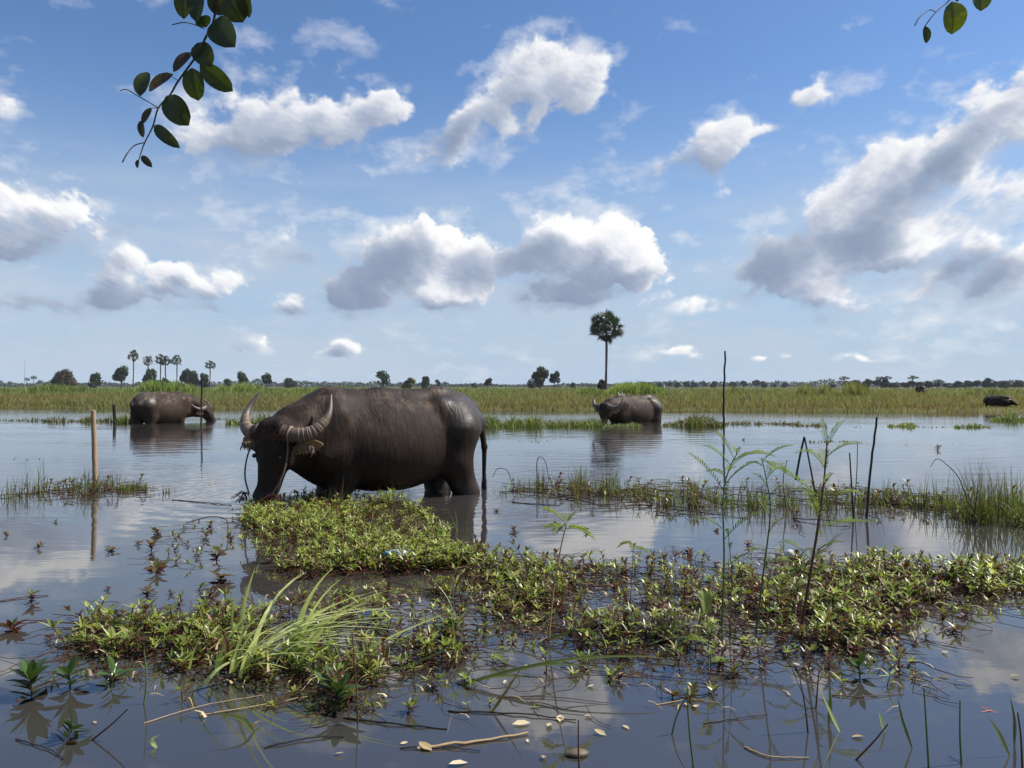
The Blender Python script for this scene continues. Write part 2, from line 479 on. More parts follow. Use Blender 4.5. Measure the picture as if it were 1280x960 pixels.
M_TWIG = plain('dark_twig', (.028, .022, .022), 0.7, .3, 50)


def water_mat():
    def f(q, b):
        pos = q.n('ShaderNodeNewGeometry').outputs['Position']
        x, y, z = q.sep(pos)[:3]
        # muddy water
        mud = q.noise(pos, 0.35, 4, 0.6)
        q.put(b.inputs['Base Color'], q.mix(mud, (.024, .023, .023), (.042, .038, .033)))
        b.inputs['Roughness'].default_value = 0.015
        b.inputs['IOR'].default_value = 1.72
        b.inputs['Specular IOR Level'].default_value = 0.75
        # wavelets with crests across the view, calmer in the near shallows
        v1 = q.noise(q.vm('MULTIPLY', pos, (0.9, 2.6, 1)), 1.3, 3, 0.55, dist=0.4)
        v2 = q.noise(q.vm('MULTIPLY', pos, (1.0, 3.4, 1)), 5.0, 2, 0.5)
        v3 = q.noise(q.vm('MULTIPLY', pos, (0.5, 1.6, 1)), 0.9, 2, 0.5)
        gust = q.smooth(q.noise(q.vm('MULTIPLY', pos, (0.35, 0.8, 1)), 0.5, 3, 0.5), 0.35, 0.7, 0.25, 1.0)
        calm = q.smooth(y, 3.2, 8.0, 0.10, 1.0)
        amp = q.m('MULTIPLY', calm, gust)
        hgt = q.m('ADD', q.m('MULTIPLY', v1, 0.030), q.m('MULTIPLY', v2, 0.006))
        # rings running out from the feeding buffaloes
        for (cx, cy, wl, fall) in BUFF_RINGS:
            d = q.vm('LENGTH', q.vm('SUBTRACT', pos, (cx, cy, 0)))
            wv = q.m('SINE', q.m('ADD', q.m('MULTIPLY', d, 6.283 / wl), q.m('MULTIPLY', v3, 5.0)))
            hgt = q.m('ADD', hgt, q.m('MULTIPLY', q.m('MULTIPLY', wv, q.m('POWER', 2.718, q.m('MULTIPLY', d, -1.0 / fall))), wl * 0.045))
        bp = q.n('ShaderNodeBump'); bp.inputs['Distance'].default_value = 1.0
        q.put(bp.inputs['Strength'], q.m('MULTIPLY', amp, 0.28))
        q.put(bp.inputs['Height'], hgt); q.put(b.inputs['Normal'], bp.outputs[0])
    return mat('muddy_pond_water', f)


BUFF_RINGS = [(*gp(578, 620)[:2], 0.18, 0.9), (*gp(338, 622)[:2], 0.22, 1.6), (*gp(250, 528)[:2], 0.5, 5.0), (*gp(752, 530)[:2], 0.5, 4.5)]


def soil(q, b):
    pos = q.n('ShaderNodeNewGeometry').outputs['Position']
    n = q.noise(pos, 0.25, 6, 0.6); n2 = q.noise(pos, 3.0, 5, 0.6)
    c = q.mix(q.smooth(n, .35, .65), (.10, .085, .035), (.085, .105, .03))
    q.put(b.inputs['Base Color'], q.mix(q.m('MULTIPLY', n2, .5), c, (.06, .045, .025)))
    b.inputs['Roughness'].default_value = .95
    b.inputs['Specular IOR Level'].default_value = .1


M_WATER = water_mat()
M_SOIL = mat('field_soil', soil)

# ------------------------------------------------------------------ ground and water


def shore(x):
    """distance of the far bank from the viewer's line"""
    x = np.asarray(x, float)
    return 33.5 - 0.16 * x - 0.0016 * np.clip(x, 0, 60) ** 2 + 0.8 * (vnoise(x * .18, 0 * x, 3) - .5) * 2 + 0.5 * (vnoise(x * .6, 0 * x, 4) - .5)


def ground_z(x, y):
    s = y - shore(np.clip(x, -60, 60))
    z = -0.45 + 0.55 / (1 + np.exp(-np.clip(s * 2.2, -30, 30)))
    z = z + np.where(s > 0, 0.06 * (vnoise(x * .3, y * .3, 5) - .3), 0)
    near_bank = 1.1 - y
    return np.maximum(z, -0.45 + 0.62 / (1 + np.exp(-np.clip(near_bank * 4, -30, 30))))


gx = np.concatenate([[-6000, -2500, -900, -400, -200, -120], np.arange(-80, 80.1, 1.0), [120, 200, 400, 900, 2500, 6000]])
gy = np.concatenate([[-300, -60, -15, -5, -2], np.arange(0, 4, .4), np.arange(4, 22, 2), np.arange(22, 55, .5), np.arange(55, 120, 4), [140, 180, 240, 320, 450, 700, 1200, 2500, 8000]])
GX, GY = np.meshgrid(gx, gy, indexing='ij')
GZ = ground_z(GX, GY)


def grid_faces(nx, ny):
    i, j = np.meshgrid(np.arange(nx - 1), np.arange(ny - 1), indexing='ij')
    a = (i * ny + j).ravel()
    return np.stack([a, a + ny, a + ny + 1, a + 1], -1)


mb = MB(); mb.add(np.stack([GX, GY, GZ], -1).reshape(-1, 3), grid_faces(len(gx), len(gy)))
tag(mb.build('ground', M_SOIL, smooth=True), kind='structure')
mb = MB()
wx = np.linspace(-75, 75, 61); wy = np.linspace(-1, 58, 41)
WX, WY = np.meshgrid(wx, wy, indexing='ij')
mb.add(np.stack([WX, WY, 0 * WX], -1).reshape(-1, 3), grid_faces(61, 41))
tag(mb.build('water', M_WATER, smooth=True), kind='structure')

# ------------------------------------------------------------------ field grass (stuff)


def field_points(n, d0, d1, spread=0.72):
    """n points of the field between d0 and d1 beyond the bank, in a wide fan"""
    d = d0 + (d1 - d0) * rng.random(n)
    Yb = 33 + d
    x = (rng.random(n) * 2 - 1) * spread * (Yb + 6)
    y = shore(x) + d
    return x, y


mb = MB()
for (n, d0, d1, h0, h1, w) in ((26000, -0.3, 6, .20, .46, .035), (30000, 4, 22, .26, .58, .05), (22000, 18, 55, .32, .62, .08), (16000, 50, 140, .35, .65, .17), (9000, 130, 420, .35, .7, .45)):
    x, y = field_points(n, d0, d1)
    patch = vnoise(x * .12 + 9, y * .12, 11) * .6 + vnoise(x * .5, y * .5, 12) * .4
    tall = (h0 + (h1 - h0) * rng.random(n)) * (0.55 + 0.7 * patch)
    d = y - shore(x)
    pxx = 640 + x / y * FPX
    tall = tall * np.where((pxx > 1222) & (pxx < 1276) & (y < 35), .35, 1.0)      # trampled round the resting buffalo
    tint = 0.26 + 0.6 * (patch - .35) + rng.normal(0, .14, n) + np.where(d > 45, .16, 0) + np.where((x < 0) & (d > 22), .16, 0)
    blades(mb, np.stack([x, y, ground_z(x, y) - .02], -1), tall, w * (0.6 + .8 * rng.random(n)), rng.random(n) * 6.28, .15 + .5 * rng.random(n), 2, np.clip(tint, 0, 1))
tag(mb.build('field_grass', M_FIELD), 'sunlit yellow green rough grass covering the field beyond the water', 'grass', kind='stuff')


def thicket(name, px0, px1, Y, depth, hmax, n, tint, label, cat, w=.12, ragged=.5, seed=1, plume=False):
    """a bank of tall grass standing above the field"""
    t = rng.random(n); px = px0 + (px1 - px0) * t
    y = Y + depth * (rng.random(n) - .5)
    x = (px - 640) / FPX * y
    prof = np.clip(np.sin(np.pi * np.clip(t, 0, 1)) ** .6, .15, 1)
    hh = hmax * prof * (1 - ragged + ragged * 1.3 * vnoise(t * 14, 0 * t + seed, seed)) * (.75 + .35 * rng.random(n))
    b = MB()
    blades(b, np.stack([x, y, ground_z(x, y) - .03], -1), hh, w * (.6 + .8 * rng.random(n)), rng.random(n) * 6.28, .15 + .35 * rng.random(n), 3, np.clip(tint + rng.normal(0, .1, n), 0, 1))
    return tag(b.build(name, M_FIELD), label, cat)


thicket('tall_grass_bank', 150, 262, 92, 14, 1.85, 2600, .92, 'bright green bank of tall grass under the row of slim palms', 'tall grass', .16, .35, 3)
thicket('tall_grass_bank', 258, 345, 96, 14, 1.6, 1800, .88, 'bright green tall grass bank beside the lone short palm', 'tall grass', .16, .4, 4)
thicket('tall_grass_bank', -20, 150, 95, 16, 1.25, 2400, .72, 'low green tall grass bank in front of the brownish round tree', 'tall grass', .16, .4, 5)
thicket('tall_grass_bank', 340, 470, 95, 16, 1.25, 2200, .74, 'low green tall grass bank behind the large buffalo shoulder', 'tall grass', .16, .4, 6)
thicket('tall_grass_mound', 752, 838, 70, 9, 1.5, 2600, .95, 'rounded bright green grass mound at the foot of the tall palm', 'tall grass', .12, .15, 7)
thicket('tall_grass_mound', 715, 765, 72, 7, 1.05, 900, .85, 'small bright green grass hump just beside the tall palm trunk', 'tall grass', .12, .5, 8)
thicket('reed_thicket', 985, 1052, 62, 8, 1.35, 1200, .45, 'ragged olive reed thicket rising behind the field near the leaning dark stick', 'reeds', .10, .75, 9)
thicket('reed_thicket', 1048, 1088, 60, 7, 1.55, 900, .5, 'dense olive reed clump ending the thicket under the dark tree line', 'reeds', .10, .5, 10)
thicket('reed_thicket', 870, 960, 75, 8, 1.15, 1000, .42, 'low straw coloured reeds behind the tall thin pole', 'reeds', .12, .8, 11)
thicket('green_bush', 1196, 1262, 62, 7, .95, 900, .55, 'low dark green bushy grass behind the black lying buffaloes', 'tall grass', .14, .4, 12)


# ------------------------------------------------------------------ trees
def leaf_cloud(b, centre, rad, n, size, tint):
    c = np.asarray(centre, float); r = np.asarray(rad, float)
    d = rng.normal(size=(n, 3)); d /= np.linalg.norm(d, axis=1)[:, None]
    rr = (0.45 + 0.55 * rng.random(n) ** .5)[:, None]
    p = c + d * r * rr
    nrm = d + rng.normal(0, .6, (n, 3)); nrm /= np.linalg.norm(nrm, axis=1)[:, None]
    u = np.cross(nrm, rng.normal(size=(n, 3))); u /= np.linalg.norm(u, axis=1)[:, None]
    v = np.cross(nrm, u)
    s = (size * (.55 + .9 * rng.random(n)))[:, None]
    V = np.stack([p - u * s, p - v * s * .55, p + u * s, p + v * s * .55], 1)
    F = np.arange(n * 4).reshape(n, 4)
    b.add(V.reshape(-1, 3), F, np.clip(tint + rng.normal(0, .16, n), 0, 1))


def tree_meshes(seed, w, h, lobes, airy=1.0, trunk_h=.28, base_low=True):
    global rng
    rng = np.random.default_rng(seed)
    tr, cr = MB(), MB()
    tube(tr, curve([(0, 0, -.2), (.05 * w, 0, h * trunk_h * .6), (.02 * w, .03 * w, h * .55)], 6), np.linspace(.045 * w, .018 * w, 6), 7)
    for i in range(lobes):
        a = i * 2.4 + rng.random() * .8
        t = rng.random()
        zz = h * ((.20 if base_low else .36) + (.66 if base_low else .52) * t)
        rr = w * .5 * (.30 + .42 * rng.random()) * (1.05 - .55 * t)
        c = np.array([math.cos(a) * rr, math.sin(a) * rr, zz])
        R_ = np.array([.20, .20, .18]) * w * (.75 + .5 * rng.random()); R_[2] = max(R_[2], .14 * h)
        tube(tr, curve([(.02 * w, .01 * w, h * trunk_h * (.7 + .5 * rng.random())), c * [.5, .5, .8], c], 5), np.linspace(.02 * w, .006 * w, 5), 5, cap=False)
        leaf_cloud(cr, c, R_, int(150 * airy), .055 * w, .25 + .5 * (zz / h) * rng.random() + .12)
    return tr, cr


TREE_KINDS = []
for i, (w, h, l, ai, th, lo) in enumerate([(7, 6.2, 15, 1, .25, True), (8, 5.4, 17, 1.1, .2, True), (6, 6.6, 13, 1, .35, False), (7, 6.5, 12, .45, .4, False), (9, 5.5, 20, 1, .2, True)]):
    tr, cr = tree_meshes(100 + i, w, h, l, ai, th, lo)
    TREE_KINDS.append((tr.data('trunk', M_BARK), cr.data('crown', M_TREE), w, h))
rng = np.random.default_rng(21)
M_TREE_OLIVE = leafy('olive_tree_leaf', [(0.0, (.05, .05, .014)), (.5, (.09, .09, .02)), (1, (.15, .13, .035))], 0.6, 0.2, 0.2)
M_TREE_BROWN = leafy('brownish_tree_leaf', [(0.0, (.02, .022, .009)), (.5, (.05, .04, .018)), (1, (.11, .075, .035))], 0.6, 0.2, 0.2)


def linked(name, data, parent):
    o = bpy.data.objects.new(name, data); COL.objects.link(o); o.parent = parent
    return o


def tree(px, top, wpx, D, kind, label, leaf=None, group=None, name='broadleaf_tree'):
    tr, cr, w, h = TREE_KINDS[kind]
    x = (px - 640) / FPX * D
    z0 = float(ground_z(np.array([x]), np.array([D]))[0])
    H = (HY - top) / FPX * D + CAM_H - z0
    t = empty(name, (x, D, z0), random.random() * 6.28, label, 'tree', group)
    sw = .95 * wpx / FPX * D / w
    t.scale = (sw, sw, H / h)
    linked('trunk', tr, t)
    if leaf is not None:
        key = f'crown_{leaf.name}_{kind}'
        cr2 = bpy.data.meshes.get(key)
        if cr2 is None:
            cr2 = cr.copy(); cr2.name = key; cr2.materials[0] = leaf
        cr = cr2
    linked('crown', cr, t)
    return t


def palm_meshes(seed, H, crown_r, nleaf, skirt, fine=1):
    r = np.random.default_rng(seed)
    tr, cr, dead = MB(), MB(), MB()
    n = 12
    zz = np.linspace(-.3, H, n)
    bend = .02 * H * np.sin(np.linspace(0, 2.2, n)) * r.normal()
    tube(tr, np.stack([bend, .4 * bend, zz], -1), np.interp(zz, [-.3, .6, H * .35, H * .6, H], [.36, .27, .21, .24, .20]), 10)
    top = np.array([bend[-1], .4 * bend[-1], H])

    def fan(b, base, d, plen, rad, tint, rays):
        d = d / np.linalg.norm(d)
        hub = base + d * plen
        side = np.cross(d, [.03, .02, 1.0]); side /= np.linalg.norm(side) + 1e-9
        nrm = np.cross(side, d)
        ro = r.normal(0, .9); side, nrm = side * math.cos(ro) + nrm * math.sin(ro), nrm * math.cos(ro) - side * math.sin(ro)
        tube(b, [base, base + d * plen * .5, hub], [.05, .04, .03], 4, tint * .8, cap=False)
        a = np.linspace(-1.95, 1.95, rays * 2 + 1)
        V = [hub]
        for k_, aa in enumerate(a):
            rr = rad * (.72 + .28 * math.cos(aa * .5)) * (1.0 if k_ % 2 else .50) * (.9 + .2 * r.random())
            fold = (.05 if k_ % 2 else -.03) * rad
            q_ = hub + (d * math.cos(aa) + side * math.sin(aa)) * rr + nrm * (fold - .22 * rad * (rr / rad) ** 2)
            V.append(q_)
        F = [[0, i, i + 1] for i in range(1, len(V) - 1)]
        b.add(V, F, np.clip(tint + r.normal(0, .08, len(F)), 0, 1))
    for i in range(nleaf):
        a = i * 2.39996
        u = (i + .5) / nleaf
        e = math.asin(max(-1, min(1, 1 - 1.72 * u))) + r.normal(0, .1)
        d = np.array([math.cos(a) * math.cos(e), math.sin(a) * math.cos(e), math.sin(e)])
        fan(cr, top + np.array([0, 0, -.5 * u]), d, crown_r * (.46 + .26 * r.random()), crown_r * (.34 + .10 * r.random()), .72 - .35 * u + .1 * r.normal(), 9 * fine)
    for i in range(nleaf // 3):
        a = i * 2.39996 + 1; e = r.uniform(-.9, 1.3)
        fan(cr, top, np.array([math.cos(a) * math.cos(e), math.sin(a) * math.cos(e), math.sin(e)]), crown_r * .18, crown_r * .30, .45, 7)
    for i in range(skirt):
        a = i * 2.4; e = math.radians(-62 - 20 * r.random())
        d = np.array([math.cos(a) * math.cos(e), math.sin(a) * math.cos(e), math.sin(e)])
        fan(dead, top + np.array([0, 0, -.7]), d, crown_r * .36, crown_r * .28, .12 + .12 * r.random(), 6)
    return tr, cr, (dead if skirt else None)


def palm(px, top, D, data, H, crown_r, label, group=None, s=None):
    x = (px - 640) / FPX * D
    z0 = float(ground_z(np.array([x]), np.array([D]))[0])
    Ht = (HY - top) / FPX * D + CAM_H - z0
    k_ = Ht / (H + crown_r * .95)
    t = empty('fan_palm', (x, D, z0), random.random() * 6.28, label, 'palm tree', group)
    t.scale = (k_ if s is None else s,) * 2 + (k_,)
    linked('trunk', data[0], t); linked('crown', data[1], t)
    if data[2] is not None: linked('dead_leaf_skirt', data[2], t)
    return t


tr, cr, dd = palm_meshes(5, 12.6, 3.7, 52, 18, 1)
BIG = (tr.data('trunk', M_BARK), cr.data('crown', M_PALMLEAF), dd.data('dead_leaf_skirt', M_PALMLEAF))
palm(757, 386, 155, BIG, 12.6, 3.7, 'tall lone fan palm with dark round crown and hanging dead leaves')
SM = []
for i in range(3):
    tr, cr, dd = palm_meshes(30 + i, 12.5, 2.6, 30, 5, 1)
    SM.append((tr.data('trunk', M_BARK), cr.data('crown', M_PALMLEAF), dd.data('dead_leaf_skirt', M_PALMLEAF)))
GP = 'slim palms beyond the field'
for i, (px, top, lab) in enumerate([
        (166, 436, 'tallest of the slim far palms, standing first in their row with a full crown'),
        (185, 444, 'slim far palm with open crown between the tallest one and the close pair'),
        (200, 441.5, 'taller palm of the close touching pair of slim far palms'),
        (208, 443.5, 'lower palm of the close touching pair of slim far palms'),
        (221, 443, 'slim far palm standing just past the close pair, above the grass bank'),
        (262, 450, 'short slim palm standing alone above the dark pole')]):
    palm(px, top, 360, SM[i % 3], 12.5, 2.6, lab, GP, s=1.05)
palm(43, 469, 620, SM[0], 12.5, 2.6, 'tiny faint palm beside the thin mast on the horizon', GP, s=1.0)
palm(34, 472, 640, SM[1], 12.5, 2.6, 'tiniest faint palm right under the thin mast on the horizon', GP, s=1.0)

GT = 'trees along the horizon'
for (px, top, wpx, D, kd, lab, lf) in [
        (80, 461.5, 32, 330, 4, 'wide brownish round tree standing apart beyond the field', M_TREE_BROWN),
        (119, 466, 21, 340, 0, 'small dome shaped dark tree beside the brownish round tree', None),
        (151, 456.5, 25, 330, 2, 'tall dark tree touching the trunk of the tallest slim palm', None),
        (188, 464, 21, 335, 1, 'dark bushy tree between the slim palm trunks', None),
        (205, 472, 14, 330, 0, 'low dark shrub tree at the feet of the close palm pair', None),
        (231, 460, 18, 325, 2, 'dark pointed tree just past the last palm of the row', None),
        (240, 466, 22, 330, 1, 'spreading lower tree leaning out from the dark pointed tree', None),
        (255, 466.5, 17, 330, 0, 'small dark tree at the foot of the short lone palm', None),
        (284, 474, 14, 340, 3, 'thin low tree between the lone palm and the ball shaped pair', None),
        (303, 463.5, 18, 320, 2, 'ball shaped dark tree, taller of the matching pair', None),
        (333, 465.5, 17, 320, 2, 'ball shaped dark tree, lower of the matching pair', None),
        (362, 474, 20, 480, 1, 'low hazy tree beside the matching ball shaped pair', None),
        (478, 464.5, 24, 330, 3, 'airy pale crowned tree above the large buffalo withers', None),
        (512, 472, 20, 260, 0, 'small yellowish green bush tree above the large buffalo back', M_TREE_OLIVE),
        (532, 472, 14, 330, 1, 'small dark tree next to the yellowish bush tree', None),
        (547, 475, 10, 360, 3, 'tiny bare looking tree above the rump of the large buffalo', None),
        (610, 472, 14, 300, 2, 'small dark egg shaped tree standing alone on the field edge', None),
        (592, 479, 9, 420, 0, 'very small hazy tree next to the dark egg shaped tree', None),
        (675, 458, 30, 290, 0, 'large round dark tree, the bigger of the joined pair', None),
        (693, 463, 17, 288, 2, 'narrower tree joined to the side of the large round dark tree', None),
        (752, 476, 14, 158, 1, 'low dark shrub tree hugging the tall palm trunk', None),
        (716, 478, 9, 420, 0, 'tiny hazy tree in the gap before the tall palm', None)]:
    tree(px, top, wpx, D, kd, lab, lf, GT)

# the dark line of trees beyond the field, in order from the tall palm outwards
line_a = [(812, 479, 12, 1), (824, 478.5, 12, 0), (836, 478, 13, 2), (847, 479, 11, 1), (858, 477, 12, 0), (868, 478, 13, 4), (880, 477.5, 12, 2), (893, 478, 12, 1), (916, 477.5, 14, 0), (930, 476, 12, 2), (945, 475, 14, 2), (954, 478, 11, 1), (968, 480, 9, 0), (981, 479.5, 11, 1)]
ordw = ['first', 'second', 'third', 'fourth', 'fifth', 'sixth', 'seventh', 'eighth', 'ninth', 'tenth', 'eleventh', 'twelfth', 'thirteenth', 'fourteenth', 'fifteenth', 'sixteenth', 'seventeenth', 'eighteenth', 'nineteenth']
for i, (px, top, wpx, kd) in enumerate(line_a):
    tree(px, top - .6, wpx, 560, kd, f'{ordw[i]} small hazy tree of the low line counted outward from the tall palm', None, 'low tree line past the tall palm')
line_b = [(1040, 480, 10, 0), (1057, 477, 13, 1), (1070, 475, 18, 4), (1084, 473.5, 16, 0), (1096, 474, 16, 2), (1107, 475, 15, 1), (1117, 478, 16, 4), (1131, 478, 14, 0), (1140, 475.5, 14, 2), (1150, 478, 13, 1), (1161, 476, 14, 0), (1171, 478, 12, 2), (1184, 480, 15, 1), (1198, 476, 15, 4), (1210, 475.5, 14, 0), (1221, 475, 15, 2), (1234, 474, 13, 1), (1243, 476, 13, 0), (1256, 475.5, 17, 4), (1273, 475, 18, 0), (1290, 475, 18, 1)]
for i, (px, top, wpx, kd) in enumerate(line_b[:19]):
    tree(px, top, wpx, 430, kd, f'{ordw[i]} dark tree of the dense line beyond the reeds, counted from the reeds outward', None, 'dense dark tree line beyond the reeds')
tree(1273, 475, 19, 432, 0, 'dark tree closing the dense line at the edge of the view', None, 'dense dark tree line beyond the reeds')
for i, (px, top, lab) in enumerate([(1056, 470, 'round headed palm opening the dense dark tree line by the reeds'), (1101, 470.5, 'round headed palm, lower one of two crowded in the dense tree line'), (1107, 469.5, 'round headed palm, taller one of two crowded in the dense tree line'),
                                    (1142, 469, 'round headed palm rising from the small clump above the black grazing buffalo'), (1172, 474, 'round headed palm on a clear trunk at a gap in the dense tree line'), (1236, 473.5, 'low palm head barely clearing the dense trees above the lying buffaloes')]):
    palm(px, top, 430, SM[i % 3], 12.5, 2.6, lab, 'palms in the dense tree line', s=1.25 if i < 5 else 1.1)

# the farthest woods: one mass along the horizon (stuff)
mb = MB()
n = 26000
px = rng.uniform(-300, 1580, n); D = rng.uniform(900, 1300, n)
hmx = 2.5 + 4.5 * vnoise(px * .035, 0 * px, 31) + 3.5 * vnoise(px * .14, 0 * px, 32)
hmx *= np.where((px > 560) & (px < 800), .55, 1.0)
X = (px - 640) / FPX * D
Z = hmx * rng.random(n) ** 1.1
c = np.stack([X, D, Z], -1)
u = rng.normal(size=(n, 3)); u /= np.linalg.norm(u, axis=1)[:, None]
v = np.cross(u, rng.normal(size=(n, 3))); v /= np.linalg.norm(v, axis=1)[:, None]
V = np.stack([c - u * 1.7, c - v, c + u * 1.7, c + v], 1)
mb.add(V.reshape(-1, 3), np.arange(n * 4).reshape(n, 4), np.clip(.4 + rng.normal(0, .2, n), 0, 1))
tag(mb.build('distant_woods', M_TREE), 'hazy blue green woods along the whole horizon', 'woods', kind='stuff')

m_ = MB()
x31 = pt(31, 450, 700)
tube(m_, [(x31[0], 700, 0), (x31[0], 700, x31[2])], [.28, .12], 5)
tag(m_.build('radio_mast', plain('grey_metal', (.25, .26, .28), .5)), 'thin grey mast standing above tiny palms on the horizon', 'mast')


# ------------------------------------------------------------------ buffaloes
def surface_nets(fn, lo, hi, h):
    ax = [np.arange(lo[i], hi[i] + h, h) for i in range(3)]
    G = np.stack(np.meshgrid(*ax, indexing='ij'), -1).astype(np.float32)
    S = fn(G)
    nx, ny, nz = S.shape
    cor = [(i, j, k_) for i in (0, 1) for j in (0, 1) for k_ in (0, 1)]
    sl = {c: S[c[0]:nx - 1 + c[0], c[1]:ny - 1 + c[1], c[2]:nz - 1 + c[2]] for c in cor}
    acc = np.zeros((nx - 1, ny - 1, nz - 1, 3), np.float32); cnt = np.zeros((nx - 1, ny - 1, nz - 1), np.float32)
    for a in cor:
        for d in range(3):
            if a[d]: continue
            b = list(a); b[d] = 1; b = tuple(b)
            va, vb = sl[a], sl[b]
            m = (va < 0) != (vb < 0)
            t = np.where(m, va / np.where(m, va - vb, 1), 0)
            for e in range(3): acc[..., e] += np.where(m, a[e] + (t if e == d else 0), 0)
            cnt += m
    act = cnt > 0
    idx = -np.ones(act.shape, np.int64); idx[act] = np.arange(act.sum())
    cell = np.argwhere(act)
    V = np.array(lo) + (cell + acc[act] / cnt[act][:, None]) * h
    F = []
    for d in range(3):
        o1, o2 = [(1, 2), (2, 0), (0, 1)][d]
        sa = [slice(None)] * 3; sb = [slice(None)] * 3
        sa[d] = slice(0, -1); sb[d] = slice(1, None)
        va, vb = S[tuple(sa)], S[tuple(sb)]
        m = (va < 0) != (vb < 0)
        p = np.argwhere(m)
        p = p[(p[:, o1] > 0) & (p[:, o2] > 0) & (p[:, o1] < S.shape[o1] - 1) & (p[:, o2] < S.shape[o2] - 1)]
        sg = va[tuple(p.T)] < 0
        q_ = []
        for (e1, e2) in ((-1, -1), (0, -1), (0, 0), (-1, 0)):
            z = p.copy(); z[:, o1] += e1; z[:, o2] += e2
            q_.append(idx[tuple(z.T)])
        q_ = np.stack(q_, -1)
        q_[~sg] = q_[~sg][:, ::-1]
        F.append(q_)
    return V, np.concatenate(F)


def smin(a, b, k_):
    h = np.clip(.5 + .5 * (b - a) / k_, 0, 1)
    return b * (1 - h) + a * h - k_ * h * (1 - h)


def ell(p, c, r, axes=None):
    q_ = p - np.asarray(c, np.float32)
    if axes is not None: q_ = q_ @ np.asarray(axes, np.float32).T
    r = np.asarray(r, np.float32)
    k0 = np.linalg.norm(q_ / r, axis=-1); k1 = np.linalg.norm(q_ / r ** 2, axis=-1)
    return k0 * (k0 - 1) / (k1 + 1e-6)


def cone(p, a, b, ra, rb):
    a, b = np.asarray(a, np.float32), np.asarray(b, np.float32)
    ab = b - a
    t = np.clip(((p - a) @ ab) / (ab @ ab), 0, 1)
    return np.linalg.norm(p - a - t[..., None] * ab, axis=-1) - (ra + (rb - ra) * t)


